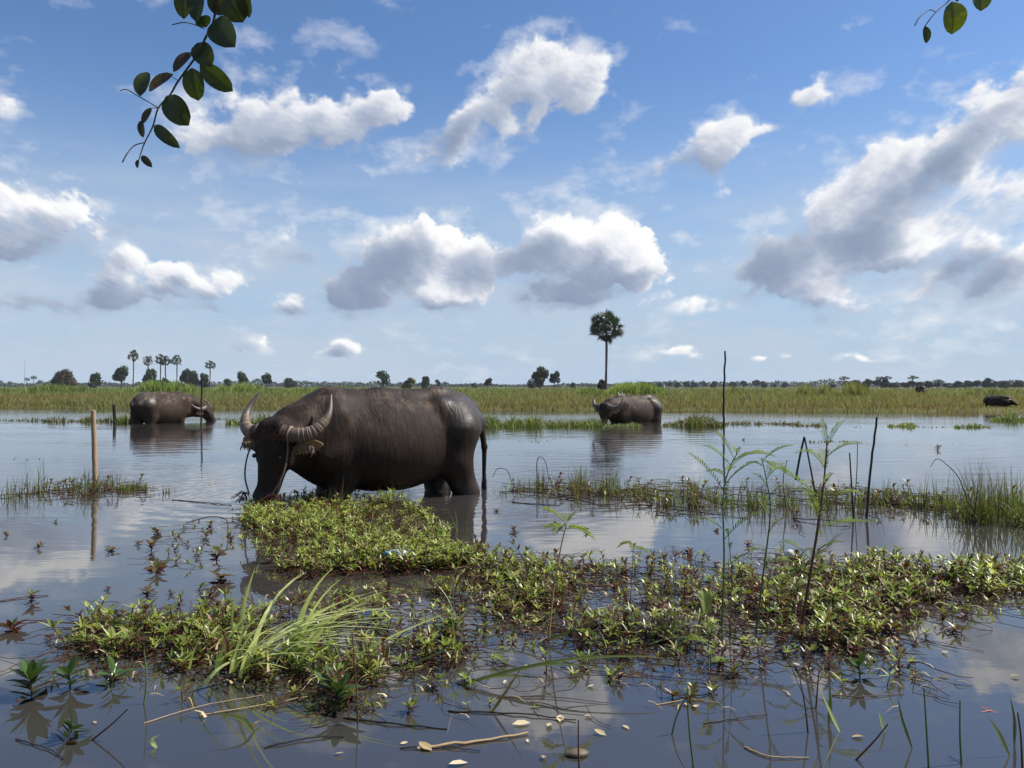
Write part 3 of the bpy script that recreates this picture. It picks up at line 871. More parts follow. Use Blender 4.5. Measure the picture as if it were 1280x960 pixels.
def buffalo_body(poll, a, n, h, neck_mid, legs=True, tail=True, front_step=0.0, hs=1.05, dewlap=1.0):
    """continuous body mesh: x forward, y to the animal's left, z up, hooves at 0"""
    a = np.asarray(a, float) / np.linalg.norm(a)
    n = np.asarray(n, float); n = n - a * (n @ a); n /= np.linalg.norm(n)
    s = np.cross(a, n)
    poll = np.asarray(poll, float)
    def H(d, hh, w): return poll + (a * d + n * hh + s * w) * hs
    axes = np.stack([a, n, s])

    def f(p):
        D = ell(p, (-.02, 0, .79), (.80, .41, .43))
        D = smin(D, ell(p, (.02, 0, .70), (.62, .43, .35)), .08)
        D = smin(D, ell(p, (.52, 0, .82), (.36, .30, .42)), .12)
        D = smin(D, ell(p, (-.60, 0, .90), (.33, .30, .35)), .10)
        D = smin(D, cone(p, (.50, 0, 1.13), (.10, 0, 1.16), .10, .09), .14)      # withers
        D = smin(D, cone(p, (.10, 0, 1.16), (-.50, 0, 1.19), .08, .08), .10)     # spine
        D = smin(D, cone(p, (-.50, 0, 1.18), (-.86, 0, 1.08), .085, .07), .08)   # rump ridge
        for y in (-1, 1):
            D = smin(D, cone(p, (-.46, .20 * y, 1.08), (-.56, .18 * y, 1.02), .080, .12), .12)   # hip bone
            D = smin(D, cone(p, (-.55, .21 * y, 1.0), (-.88, .11 * y, .94), .10, .075), .08)     # to pin bone
            D = smin(D, cone(p, (.55, .23 * y, 1.02), (.68, .24 * y, .72), .09, .12), .10)       # shoulder
        # neck
        D = smin(D, cone(p, (.58, 0, .94), neck_mid, .30, .225), .12)
        D = smin(D, cone(p, neck_mid, H(.03, -.10, 0), .22, .155), .10)
        D = smin(D, cone(p, (.55, 0, .66), H(.16, -.20, 0), .22 * dewlap, .10 * dewlap), .10)      # dewlap
        if legs:
            for y in (-1, 1):
                fs = front_step * y
                L = [((.55, .19 * y, .72), .17), ((.47 + fs * .5, .19 * y, .50), .115), ((.52 + fs, .18 * y, .30), .082), ((.51 + fs, .18 * y, .10), .058), ((.54 + fs, .18 * y, .035), .075)]
                for (p0, r0), (p1, r1) in zip(L[:-1], L[1:]): D = smin(D, cone(p, p0, p1, r0, r1), .05)
                st = -.06 * y
                L = [((-.60, .17 * y, .88), .24), ((-.56 + st * .3, .20 * y, .60), .165), ((-.66 + st, .18 * y, .29), .112), ((-.66 + st, .18 * y, .12), .080), ((-.65 + st, .18 * y, .035), .085)]
                for (p0, r0), (p1, r1) in zip(L[:-1], L[1:]): D = smin(D, cone(p, p0, p1, r0, r1), .06)
        if tail:
            T = [((-.87, 0, 1.05), .050), ((-.97, .0, .92), .035), ((-1.0, .02, .70), .026), ((-.99, .03, .42), .020)]
            for (p0, r0), (p1, r1) in zip(T[:-1], T[1:]): D = smin(D, cone(p, p0, p1, r0, r1), .03)
        # head
        K = ell(p, H(.07, -.05, 0), np.array((.15, .125, .145)) * hs, axes)
        K = smin(K, cone(p, H(.10, -.02, 0), H(.40, .0, 0), .122 * hs, .072 * hs), .05)
        K = smin(K, cone(p, H(.16, -.15, 0), H(.44, -.07, 0), .085 * hs, .06 * hs), .06)
        K = smin(K, ell(p, H(.50, .0, 0), np.array((.082, .076, .094)) * hs, axes), .05)
        for w in (-1, 1):
            K = smin(K, cone(p, H(.14, .035, .095 * w), H(.22, .02, .085 * w), .040 * hs, .03 * hs), .03)   # brow
            K = smin(K, cone(p, H(.22, -.10, .075 * w), H(.16, -.14, .08 * w), .07 * hs, .08 * hs), .04)    # cheek
            K = smin(K, cone(p, H(-.02, .0, .06 * w), H(-.01, -.03, .15 * w), .085 * hs, .062 * hs), .04)   # horn boss
        for w in (-1, 1):
            K = -smin(-K, ell(p, H(.535, .065, .055 * w), (.022, .025, .020), axes), .015)        # nostril
            K = -smin(-K, ell(p, H(.20, .048, .132 * w), (.03, .022, .022), axes), .015)           # eye socket
        K = -smin(-K, ell(p, H(.565, -.045, 0), (.04, .015, .085), axes), .012)                     # mouth
        D = smin(D, K, .06)
        # hide: loose folds over neck and flank
        x, y, z = p[..., 0], p[..., 1], p[..., 2]
        D = D + .004 * np.sin(x * 26 + 6 * z + 3 * np.sin(z * 7)) * np.clip((x - .45) * 3, 0, 1) + .004 * np.sin(x * 17 + 2.5 * z) * np.clip(1 - np.abs(x + .05) * 2.2, 0, 1) * np.clip((1.05 - z) * 3, 0, 1)
        D = D + .004 * np.exp(-((x + .36) ** 2 / .012 + (z - 1.0) ** 2 / .02)) * np.clip((np.abs(y) - .1) * 8, 0, 1)   # hollow before the hip
        return D
    ext = np.stack([H(-.12, 0, 0), H(.64, 0, 0), H(.3, .2, .22), H(.3, -.3, -.22), H(.3, .2, -.22), H(.3, -.3, .22)])
    lo = np.minimum(np.array([-1.1, -.55, -.04]), ext.min(0) - .12)
    hi = np.maximum(np.array([.95, .55, 1.36]), ext.max(0) + .12)
    V, F = surface_nets(f, lo, hi, h)
    return V, F, H, (a, n, s)


def hide(q, b, g=1.0, dust=.5):
    tc = q.n('ShaderNodeTexCoord').outputs['Object']
    x, y, z = q.sep(tc)[:3]
    n1 = q.noise(tc, 2.6, 5, .6); n2 = q.noise(q.vm('MULTIPLY', tc, (1, 1, .55)), 24.0, 6, .68); n3 = q.noise(tc, 130.0, 4, .65)
    folds = q.noise(q.vm('MULTIPLY', tc, (3.2, 1.5, .7)), 5.0, 5, .6, dist=.6)
    c = q.mix(n1, (.0095 * g, .0060 * g, .0044 * g), (.027 * g, .0172 * g, .0116 * g))
    # dried mud and worn hair along the back and flank
    mud = q.m('MULTIPLY', q.smooth(q.noise(q.vm('MULTIPLY', tc, (1, 1, .55)), 7.0, 6, .68), .50, .68), q.smooth(z, .75, 1.15))
    c = q.mix(q.m('MULTIPLY', mud, dust), c, (.115 * g ** .5, .074 * g ** .5, .046 * g ** .5))
    c = q.mix(q.m('MULTIPLY', q.smooth(n2, .5, .75), .16), c, (.080, .052, .034))
    q.put(b.inputs['Base Color'], c)
    wet = q.m('ADD', q.m('MULTIPLY', q.smooth(x, -.40, -.54), q.smooth(z, .78, 1.0)), q.m('MULTIPLY', .22, q.smooth(z, 1.06, 1.22)))
    wet = q.m('MAXIMUM', wet, q.m('MULTIPLY', .8, q.smooth(z, .46, .36)))        # wet tide line above the water
    wet = q.m('MULTIPLY', wet, q.smooth(q.noise(tc, 5.0, 3, .5), .35, .6, .35, 1.0))
    q.put(b.inputs['Roughness'], q.m('SUBTRACT', q.lin(n1, .3, .7, .58, .72), q.m('MULTIPLY', wet, .27)))
    q.put(b.inputs['Specular IOR Level'], q.m('ADD', .13, q.m('MULTIPLY', wet, .45)))
    bp = q.n('ShaderNodeBump'); bp.inputs['Strength'].default_value = .85; bp.inputs['Distance'].default_value = .016
    q.put(bp.inputs['Height'], q.m('ADD', q.m('MULTIPLY', n2, .22), q.m('ADD', q.m('MULTIPLY', n3, .14), q.m('MULTIPLY', folds, .95))))
    q.put(b.inputs['Normal'], bp.outputs[0])


M_HIDE = mat('dark_buffalo_hide', hide)
M_HIDE_BROWN = mat('dusty_brown_buffalo_hide', lambda q, b: hide(q, b, 1.55, .9))
M_HORN = plain('grey_brown_horn', (.085, .062, .05), .5, .5, 30, .4, .3)
M_RIDGE = plain('pale_horn_ridge', (.20, .145, .095), .6, .3, 30)
M_HAIR = plain('tawny_hair', (.085, .036, .020), .8, .4, 60)
M_DARKHAIR = plain('black_hair', (.014, .011, .010), .7, .3, 60)
M_EYE = plain('dark_eye', (.008, .006, .005), .08, .1, 10, .6)
M_EAR = leafy('ear_skin', [(0, (.15, .10, .065)), (1, (.34, .24, .15))], .7, .35, .2, 1.2)
M_ROPE = plain('worn_rope', (.10, .08, .06), .9, .4, 90)


def horn(par, H, w, scale=1.0, ridges=True, tip_up=1.0):
    prof = [(.10, .02, .0), (.20, .0, .015), (.31, -.05, -.02), (.375, -.10, -.11), (.385, -.14, -.20), (.345, -.19, -.34 * tip_up)]
    P_ = curve([H(d * scale, hh * scale, ww * w * scale) for (ww, hh, d) in prof], 40)
    t = np.linspace(0, 1, 40)
    rad = (.064 * (1 - t) ** .75 + .006) * scale
    rad = rad * (1 + .07 * np.sin(t * 115) * np.clip(1 - t * 1.7, 0, 1))
    b = MB(); tube(b, P_, rad, 12)
    o = b.build('horn', M_HORN, par, smooth=True)
    if ridges:
        rb = MB()
        for i in sorted(random.sample(range(5, 25), 11)):
            c = P_[i]; d = P_[i + 1] - P_[i - 1]
            d /= np.linalg.norm(d)
            for sgn in (1,):
                tube(rb, [c - d * .008, c - d * .004, c + d * .004, c + d * .008], [rad[i] * .94, rad[i] * 1.06, rad[i] * 1.06, rad[i] * .94], 12, cap=False)
        rb.build('horn_ridges', M_RIDGE, o, smooth=True)
    return o


def ear(par, H, w, droop=.0, size=1.0):
    b = MB()
    n = 8
    rows = []
    for i in range(n):
        t = i / (n - 1)
        wid = .058 * math.sin(math.pi * min(1, .12 + t * .86)) ** .7 * size
        cw = .15 + .235 * t * size
        cd = .085 + (.03 + droop) * t - .05 * t * t
        ch = -.07 - .05 * t
        rows.append([H(cd - wid, ch + .004, cw * w), H(cd - wid * .4, ch - .028 * math.sin(math.pi * t), cw * w), H(cd + wid * .4, ch - .028 * math.sin(math.pi * t), cw * w), H(cd + wid, ch + .004, cw * w)])
    b.add(np.array(rows).reshape(-1, 3), grid_faces(n, 4), .5)
    # tufts of hair hanging inside the ear
    N = 60
    tt = rng.random(N)
    base_ = np.array([H(.08 + .03 * rng.random(), -.06, (.16 + .18 * t) * w) for t in tt])
    blades(b, base_, -(.03 + .05 * rng.random(N)), .004, rng.random(N) * 6.28, .4, 2, .8)
    o = b.build('ear', M_EAR, par, smooth=True)
    sol = o.modifiers.new('thick', 'SOLIDIFY'); sol.thickness = .008
    return o


def buffalo(loc, fwd, sink, poll, a, n, neck_mid, h, label, ridges=True, halter=True, group='water buffaloes', hair=True, dewlap=1.0, skin=None, horn_scale=1.0):
    """fwd: heading in the ground plane"""
    rz = math.atan2(fwd[1], fwd[0])
    t = empty('water_buffalo', (loc[0], loc[1], loc[2] - sink), rz, label, 'buffalo', group)
    V, F, H, (a_, n_, s_) = buffalo_body(poll, a, n, h, neck_mid, dewlap=dewlap)
    b = MB(); b.add(V, F); body = b.build('body', skin or M_HIDE, t, smooth=True)
    for w in (-1, 1):
        horn(t, H, w, horn_scale, ridges); ear(t, H, w)
        e = MB()
        th, ph = np.meshgrid(np.linspace(0, math.pi, 8), np.linspace(0, 2 * math.pi, 13), indexing='ij')
        sp = np.stack([np.sin(th) * np.cos(ph), np.sin(th) * np.sin(ph), np.cos(th)], -1).reshape(-1, 3) * .019
        e.add(sp + H(.20, .040, .122 * w), grid_faces(8, 13)); e.build('eye', M_EYE, t, smooth=True)
    # tail switch
    if hair:
        N = 160
        b = MB()
        base_ = np.array([-.99, .03, .44]) + rng.normal(0, .010, (N, 3)) + np.stack([0 * np.arange(N), 0 * np.arange(N), -.12 * rng.random(N)], -1)
        blades(b, base_, -(.10 + .14 * rng.random(N)), .006, rng.random(N) * 6.28, .10, 2, .5)
        b.build('tail_tuft', M_DARKHAIR, t)
        # forelock on the poll
        N = 1600
        ww = rng.uniform(-.17, .17, N); dd_ = rng.uniform(-.06, .06, N)
        base_ = np.array([H(d_, .084 - .30 * abs(w_) ** 1.5 - 1.2 * max(0, -d_) ** 1.3 + .012 * rng.random(), w_) for d_, w_ in zip(dd_, ww)])
        b = MB()
        blades(b, base_, -(.015 + .030 * rng.random(N)), .004, rng.random(N) * 6.28, .5, 2, .5)
        b.build('forelock', M_HAIR, t)
        N = 260
        b = MB()
        sgn = rng.choice([-1, 1], N)
        base_ = np.array([H(rng.uniform(.03, .13), -.02 + .04 * rng.random(), (.13 + .02 * rng.random()) * s2) for s2 in sgn])
        blades(b, base_, -(.02 + .05 * rng.random(N)), .003, rng.random(N) * 6.28, .7, 2, .5)
        b.build('cheek_hair', M_DARKHAIR, t)
    if halter:
        for w in (-1, 1):
            b = MB()
            tube(b, curve([H(.06, .02, .15 * w), H(.2, .04, .185 * w), H(.36, .055, .17 * w), H(.50, .06, .10 * w)], 14), .007, 6)
            b.build('halter_rope', M_ROPE, t, smooth=True)
    return t, H


# the large one in front
c0 = gp(484, 620.3)
FW = np.array([-math.cos(R(31)), -math.sin(R(31))]); LW = np.array([-FW[1], FW[0]])
def loc_dir(wv): return np.array([wv[0] * FW[0] + wv[1] * FW[1], wv[0] * LW[0] + wv[1] * LW[1], wv[2]])
nfront = loc_dir((-.36, -.93, .10)); ahead = loc_dir((-.10, -.16, -1.0))
big, HB = buffalo(c0, FW, .285, (1.075, .215, .915), ahead, nfront, (.84, .09, .90), .0145, 'large dark buffalo facing the viewer with curved ridged horns, muzzle in the weeds')
# far one heading away, neck stretched to the water
FW = np.array([math.cos(R(67)), math.sin(R(67))]); LW = np.array([-FW[1], FW[0]])
cl = gp(196, 529)
buffalo((cl[0], cl[1] + .3, 0), FW, .42, (1.22, -.42, .82), loc_dir((.42, .05, -.85)), loc_dir((.80, -.15, .45)), (.95, -.14, .93), .026, 'brown buffalo beside the dark pole, rump turned, neck stretched down to the water', ridges=False, halter=False, hair=False, dewlap=.45, skin=M_HIDE_BROWN)
# far one coming forward with its head in the weeds
FW = np.array([-math.cos(R(33)), -math.sin(R(33))]); LW = np.array([-FW[1], FW[0]])
cr_ = gp(795, 528)
buffalo((cr_[0], cr_[1] + .35, 0), FW, .52, (1.20, .16, .97), loc_dir((-.14, -.10, -1)), loc_dir((-.60, -.78, .05)), (.90, .06, .95), .026, 'brown backed buffalo with upright horn, wading by the weed strip below the palm mound', ridges=False, halter=False, hair=False, skin=M_HIDE_BROWN, horn_scale=1.12)
# dark ones out in the field
FW = np.array([math.cos(R(-62)), math.sin(R(-62))]); LW = np.array([-FW[1], FW[0]])
p = pt(1246, 508, 34.0)
tz = float(ground_z(np.array([p[0]]), np.array([34.0]))[0])
low_one, _ = buffalo((p[0], 34.0, tz), FW, .25, (1.0, 0, .95), (.7, 0, -.5), (.6, 0, .6), (.8, 0, .98), .034, 'black buffalo resting low in the field grass, seen side on', ridges=False, halter=False, hair=False)
low_one.scale = (.58,) * 3
FW = np.array([math.cos(R(-100)), math.sin(R(-100))]); LW = np.array([-FW[1], FW[0]])
p = pt(1151, 490, 88.0)
tz = float(ground_z(np.array([p[0]]), np.array([88.0]))[0])
buffalo((p[0], 88.0, tz), FW, .30, (1.0, 0, .80), (.6, 0, -.6), (.6, 0, .6), (.8, 0, .88), .04, 'small black buffalo seen end on, far back in the field below the trees', ridges=False, halter=False, hair=False)


# ------------------------------------------------------------------ water plants
def leaf_arr(L, w, fold=.25, curl=.25):
    """one pointed leaf along +x, lying flat, 8 verts / 6 faces"""
    x1, x2 = .35 * L, .72 * L
    z = lambda x: -curl * L * (x / L) ** 2
    V = np.array([[0, 0, 0], [x1, 0, z(x1)], [x2, 0, z(x2)], [L, 0, z(L)],
                  [x1, w * .5, z(x1) + fold * w * .5], [x2, w * .42, z(x2) + fold * w * .42],
                  [x1, -w * .5, z(x1) + fold * w * .5], [x2, -w * .42, z(x2) + fold * w * .42]])
    Q = np.array([[1, 2, 5, 4], [2, 1, 6, 7]]); T = np.array([[0, 1, 4], [2, 3, 5], [1, 0, 6], [3, 2, 7]])
    return V, Q, T


def rot_leaf(V, az_, el_):
    ce, se = math.cos(el_), math.sin(el_)
    x = V[:, 0] * ce - V[:, 2] * se; z = V[:, 0] * se + V[:, 2] * ce
    ca, sa = math.cos(az_), math.sin(az_)
    return np.stack([x * ca - V[:, 1] * sa, x * sa + V[:, 1] * ca, z], -1)


def sprig(seed, H=.13, whorls=5, L=.055, w=.017, red=0.0, lean=.15, top=5):
    """upright water-weed shoot with whorls of pointed leaves, greener at the tip"""
    r = np.random.default_rng(seed)
    b = MB()
    la = r.random() * 6.28; ln = lean * (.4 + r.random())
    spine = lambda t: np.array([math.cos(la) * ln * H * t * t, math.sin(la) * ln * H * t * t, H * t - .015])
    tube(b, [spine(0), spine(.5), spine(1)], [.0030, .0026, .0018], 4, .12, cap=False)
    for k_ in range(whorls):
        t = (k_ + .6) / whorls
        nl = 3 if k_ < whorls - 1 else top
        for j in range(nl):
            a_ = k_ * 1.1 + j * 6.283 / nl + r.normal(0, .25)
            e_ = R(18 + 30 * t + r.normal(0, 12)) if k_ < whorls - 1 else R(42 + r.normal(0, 14))
            LL = L * (.65 + .4 * t) * (.8 + .4 * r.random())
            V, Q, T = leaf_arr(LL, w * (.6 + .6 * r.random()), .3, -.1 + .6 * r.random())
            V = rot_leaf(V, a_, e_) + spine(t)
            ti = np.clip(.16 + .62 * t - .55 * red + r.normal(0, .13), 0, 1)
            n0 = b.n
            b.add(V, Q, ti); b.add(V, T, ti)
    return b


def flat_data(b):
    """variant as arrays, quads and triangles apart"""
    V = np.concatenate(b.v)
    q_, qt, t_, tt = [], [], [], []
    for f, ti, m in b.q:
        (q_ if f.shape[1] == 4 else t_).append(f); (qt if f.shape[1] == 4 else tt).append(ti)
    return V, np.concatenate(q_), np.concatenate(qt), np.concatenate(t_), np.concatenate(tt)


def scatter(mb, variants, pos, scale, tilt=.2, dt=0.0):
    pos = np.asarray(pos, float); N = len(pos)
    pick = rng.integers(0, len(variants), N)
    scale = np.broadcast_to(np.asarray(scale, float), (N,)); dt = np.broadcast_to(np.asarray(dt, float), (N,))
    for i, (V, Q, qt, T, tt) in enumerate(variants):
        id_ = np.where(pick == i)[0]
        if len(id_) == 0: continue
        a = rng.random(len(id_)) * 6.283
        ta, tl = rng.random(len(id_)) * 6.283, np.abs(rng.normal(0, tilt, len(id_)))
        ca, sa = np.cos(a)[:, None], np.sin(a)[:, None]
        X = V[None, :, 0] * ca - V[None, :, 1] * sa; Yv = V[None, :, 0] * sa + V[None, :, 1] * ca; Zv = np.broadcast_to(V[None, :, 2], X.shape)
        X = X + Zv * (np.sin(tl) * np.cos(ta))[:, None]; Yv = Yv + Zv * (np.sin(tl) * np.sin(ta))[:, None]; Zv = Zv * np.cos(tl)[:, None]
        W_ = np.stack([X, Yv, Zv], -1) * scale[id_][:, None, None] + pos[id_][:, None]
        off = (np.arange(len(id_)) * len(V))[:, None, None]
        n0 = mb.n
        VV = W_.reshape(-1, 3)
        mb.add(VV, (Q[None] + off).reshape(-1, 4), np.clip((qt[None] + dt[id_][:, None]).ravel(), 0, 1))
        mb.q.append(((T[None] + off).reshape(-1, 3) + n0, np.clip((tt[None] + dt[id_][:, None]).ravel(), 0, 1), np.zeros(len(id_) * len(T), np.int32)))
    return mb


VAR_MID = [flat_data(sprig(200 + i, .045 + .065 * (i % 4) / 3, 3 + i % 3, .045, .0125, 0.03 + .12 * (i % 3 == 1), .15 + .1 * (i % 2), 4 + i % 3)) for i in range(10)]
VAR_RED = [flat_data(sprig(230 + i, .10 + .04 * (i % 3) / 2, 4, .048, .017, .55, .35)) for i in range(5)]
VAR_LONE = [flat_data(sprig(270 + i, .055 + .03 * (i % 3) / 2, 4, .052, .020, .50, .3, 6)) for i in range(6)]
VAR_SMALL = [flat_data(sprig(250 + i, .07 + .04 * (i % 3) / 2, 5, .036, .010, -.10)) for i in range(6)]


def sample_poly(poly, dens, clump=.5, seed=1, scale=2.2):
    """points on the water inside an outline, clumpy and ragged"""
    g = np.array([gp(x, y)[:2] for x, y in poly])
    lo, hi = g.min(0), g.max(0)
    N = int((hi - lo).prod() * dens)
    x = rng.uniform(lo[0], hi[0], N); y = rng.uniform(lo[1], hi[1], N)
    px = 640 + x / y * FPX; py = HY + FPX * CAM_H / y
    wob = (vnoise(x * 5, y * 5, seed) - .5) * 16
    ins = in_poly(px + wob, py + wob * .6, poly)
    den = vnoise(x * scale, y * scale, seed + 1) * .65 + vnoise(x * scale * 3, y * scale * 3, seed + 2) * .35
    keep = ins & (rng.random(N) < np.clip((den - .5 * clump) / (1 - clump * .6) * 1.5, 0, 1))
    return np.stack([x[keep], y[keep], 0 * x[keep]], -1), den[keep]


def runners(mb, pts, n, L=.18, rad=.0022, tint=.1):
    """creeping stems lying on the water"""
    for i in rng.choice(len(pts), min(n, len(pts)), replace=False):
        a = rng.random() * 6.28; l_ = L * (.5 + rng.random())
        p0 = pts[i] + [0, 0, .004]
        d = np.array([math.cos(a), math.sin(a), 0]); s = np.array([-d[1], d[0], 0]) * rng.normal(0, .25)
        q0 = np.cumsum(rng.normal(0, .16, 6)) * l_
        ln_ = np.linspace(0, 1, 6)
        C_ = p0 + ln_[:, None] * d * l_ + (q0 - q0[0])[:, None] * np.array([-d[1], d[0], 0]) + np.stack([0 * ln_, 0 * ln_, .018 * rng.random(6)], -1)
        tube(mb, curve(C_, 9), np.linspace(rad, rad * .55, 9), 4, tint + .12 * rng.random(), mat=1, cap=False)


def mat_patch(label, poly, dens, clump, sc=(1.0, 1.25), small=.0, red=.15, seed=1, nrun=150, name='water_weed_mat', dt=0.0):
    P_, den = sample_poly(poly, dens, clump, seed)
    N = len(P_)
    b = MB()
    r = rng.random(N)
    edge_red = r < red + .25 * (den < .45)
    sm = (~edge_red) & (rng.random(N) < small)
    md = ~(edge_red | sm)
    size = sc[0] + (sc[1] - sc[0]) * den
    if md.any(): scatter(b, VAR_MID, P_[md], (size * (.75 + .45 * rng.random(N)))[md], .25, dt + rng.normal(0, .07, md.sum()))
    if sm.any(): scatter(b, VAR_SMALL, P_[sm], (size * (.8 + .5 * rng.random(N)))[sm], .25, dt + .05 + rng.normal(0, .07, sm.sum()))
    if edge_red.any(): scatter(b, VAR_RED, P_[edge_red], (size * (.6 + .4 * rng.random(N)))[edge_red], .35, rng.normal(0, .08, edge_red.sum()))
    runners(b, P_, nrun)
    # dead straw and curled brown leaves caught among the shoots
    nd = int(N * .55)
    bb = P_[rng.integers(0, N, nd)] + rng.normal(0, .05, (nd, 3)) * [1, 1, 0] + np.stack([0 * np.arange(nd), 0 * np.arange(nd), .005 + .05 * rng.random(nd)], -1)
    blades(b, bb, .03 + .07 * rng.random(nd) ** 2, .005 + .007 * rng.random(nd), rng.random(nd) * 6.28, .8 + .8 * rng.random(nd), 3, rng.random(nd) * .75, .5 * rng.random(nd), mat=2)
    # thin grass stalks standing through the mat
    ns = int(N * .10)
    bb = P_[rng.integers(0, N, ns)] + rng.normal(0, .06, (ns, 3)) * [1, 1, 0]
    blades(b, bb, .08 + .20 * rng.random(ns) ** 1.5, .0028 + .003 * rng.random(ns), rng.random(ns) * 6.28, .2 + .7 * rng.random(ns), 5, .5 + .4 * rng.random(ns), np.where(rng.random(ns) < .3, .5, 0.0))
    o = tag(b.build(name, [M_WEED, M_RUNNER, M_DEAD]), label, 'water weeds', 'floating weed mats', 'stuff')
    return P_


A1 = [(306, 650), (312, 632), (345, 627), (430, 624), (505, 628), (535, 645), (552, 672), (560, 690), (620, 700), (560, 715), (420, 716), (330, 700), (300, 690)]
A2 = [(330, 700), (430, 705), (560, 700), (660, 702), (700, 720), (690, 760), (600, 770), (560, 745), (470, 722), (360, 722)]
B1 = [(78, 790), (120, 775), (200, 778), (270, 765), (330, 770), (430, 768), (520, 775), (590, 792), (560, 830), (480, 850), (440, 878), (330, 870), (235, 850), (220, 822), (130, 822), (80, 818)]
C1 = [(590, 716), (680, 710), (780, 714), (880, 722), (1010, 716), (1110, 722), (1150, 750), (1120, 790), (1050, 815), (930, 820), (840, 812), (760, 820), (640, 790), (590, 760)]
D1 = [(1040, 712), (1130, 706), (1290, 708), (1290, 742), (1200, 752), (1110, 756), (1040, 745)]
C2 = [(960, 800), (1090, 790), (1140, 805), (1130, 845), (1060, 850), (980, 830)]
E1 = [(560, 775), (640, 780), (760, 815), (860, 810), (1000, 820), (960, 845), (860, 850), (700, 850), (580, 850), (520, 830)]
mat_patch('bright green weed island right in front of the large buffalo', A1, 560, .30, (.8, 1.1), .62, .24, 41, 300)
mat_patch('mixed green and brown weed mat around the plastic bottle', A2, 480, .30, (.75, 1.1), .3, .32, 44, 260)
mat_patch('leafy weed mat under the pale grass tuft nearest the viewer', B1, 480, .40, (.75, 1.1), .15, .32, 47, 320)
mat_patch('broad straggly weed mat below the tall feathery plants', C1, 430, .52, (.65, 1.05), .28, .44, 50, 620)
mat_patch('thick green weed band reaching out past the leaning dark stick', D1, 420, .42, (.8, 1.15), .1, .32, 53, 200)
mat_patch('reddish thinning weed patch at the foot of the tallest feathery plant', C2, 240, .45, (.7, .95), .0, .6, 56, 120)
mat_patch('sparse reddish sprigs and stems trailing off toward the viewer', E1, 190, .50, (.6, .95), .1, .6, 59, 260)

# loose sprigs, stems and single floating leaves between the mats
LOOSE = [[(60, 800), (110, 765), (300, 745), (560, 730), (900, 705), (1150, 730), (1210, 770), (1140, 860), (960, 870), (720, 880), (420, 895), (250, 880), (80, 850)],
         [(560, 690), (720, 690), (1050, 690), (1290, 700), (1290, 760), (1050, 800), (700, 800), (560, 770)],
         [(200, 650), (300, 650), (300, 740), (180, 750)]]
mb = MB()
LP_ = np.concatenate([sample_poly(LOOSE[0], 120, .42, 81, 3.0)[0], sample_poly(LOOSE[1], 130, .40, 84, 3.0)[0], sample_poly(LOOSE[2], 22, .3, 87, 3.0)[0]])
N = len(LP_)
half = rng.random(N) < .5
scatter(mb, VAR_LONE, LP_[half] - [0, 0, .01], .35 + .45 * rng.random(half.sum()), .5, rng.normal(0, .12, half.sum()))
scatter(mb, VAR_MID, LP_[~half] - [0, 0, .01], .45 + .5 * rng.random((~half).sum()), .5, rng.normal(-.08, .15, (~half).sum()))
runners(mb, LP_, 420, .22, .0018, .1)
nd = 900
bb = LP_[rng.integers(0, N, nd)] + rng.normal(0, .09, (nd, 3)) * [1, 1, 0] + [0, 0, .004]
blades(mb, bb, .02 + .035 * rng.random(nd), .006 + .008 * rng.random(nd), rng.random(nd) * 6.28, 1.35 + .2 * rng.random(nd), 3, rng.random(nd) * .85, .55, mat=2)
tag(mb.build('loose_weeds', [M_WEED, M_RUNNER, M_DEAD]), 'loose red and green sprigs, stems and floating leaves strewn between the weed mats', 'water weeds', 'floating weed mats', 'stuff')

# lone reddish sprigs standing out of open water
M_SPR = []
for i in range(6):
    V, Q, qt, T, tt = VAR_LONE[i]
    b = MB(); b.add(V, Q, qt * .8); b.add(V, T, tt * .8)
    M_SPR.append(b.data('red_sprig', M_WEED))
b = MB(); V, Q, qt, T, tt = flat_data(sprig(300, .07, 5, .085, .036, .02, .2, 8)); b.add(V, Q, qt * .9); b.add(V, T, tt * .9)
ROSETTE = b.data('leafy_rosette', M_DARKLEAF)
b = MB(); V, Q, qt, T, tt = flat_data(sprig(301, .07, 4, .075, .026, .02, .25, 7)); b.add(V, Q, qt * .9); b.add(V, T, tt * .9)
ROSETTE2 = b.data('leafy_rosette', M_DARKLEAF)


def plant(name, data, px, py, s, label, cat, group, tilt=.15, flat=1.0):
    o = bpy.data.objects.new(name, data); COL.objects.link(o)
    o.location = tuple(gp(px, py)); o.scale = (s * 1.1, s * 1.1, s * flat)
    o.rotation_euler = (random.gauss(0, tilt), random.gauss(0, tilt), random.random() * 6.28)
    return tag(o, label, cat, group)


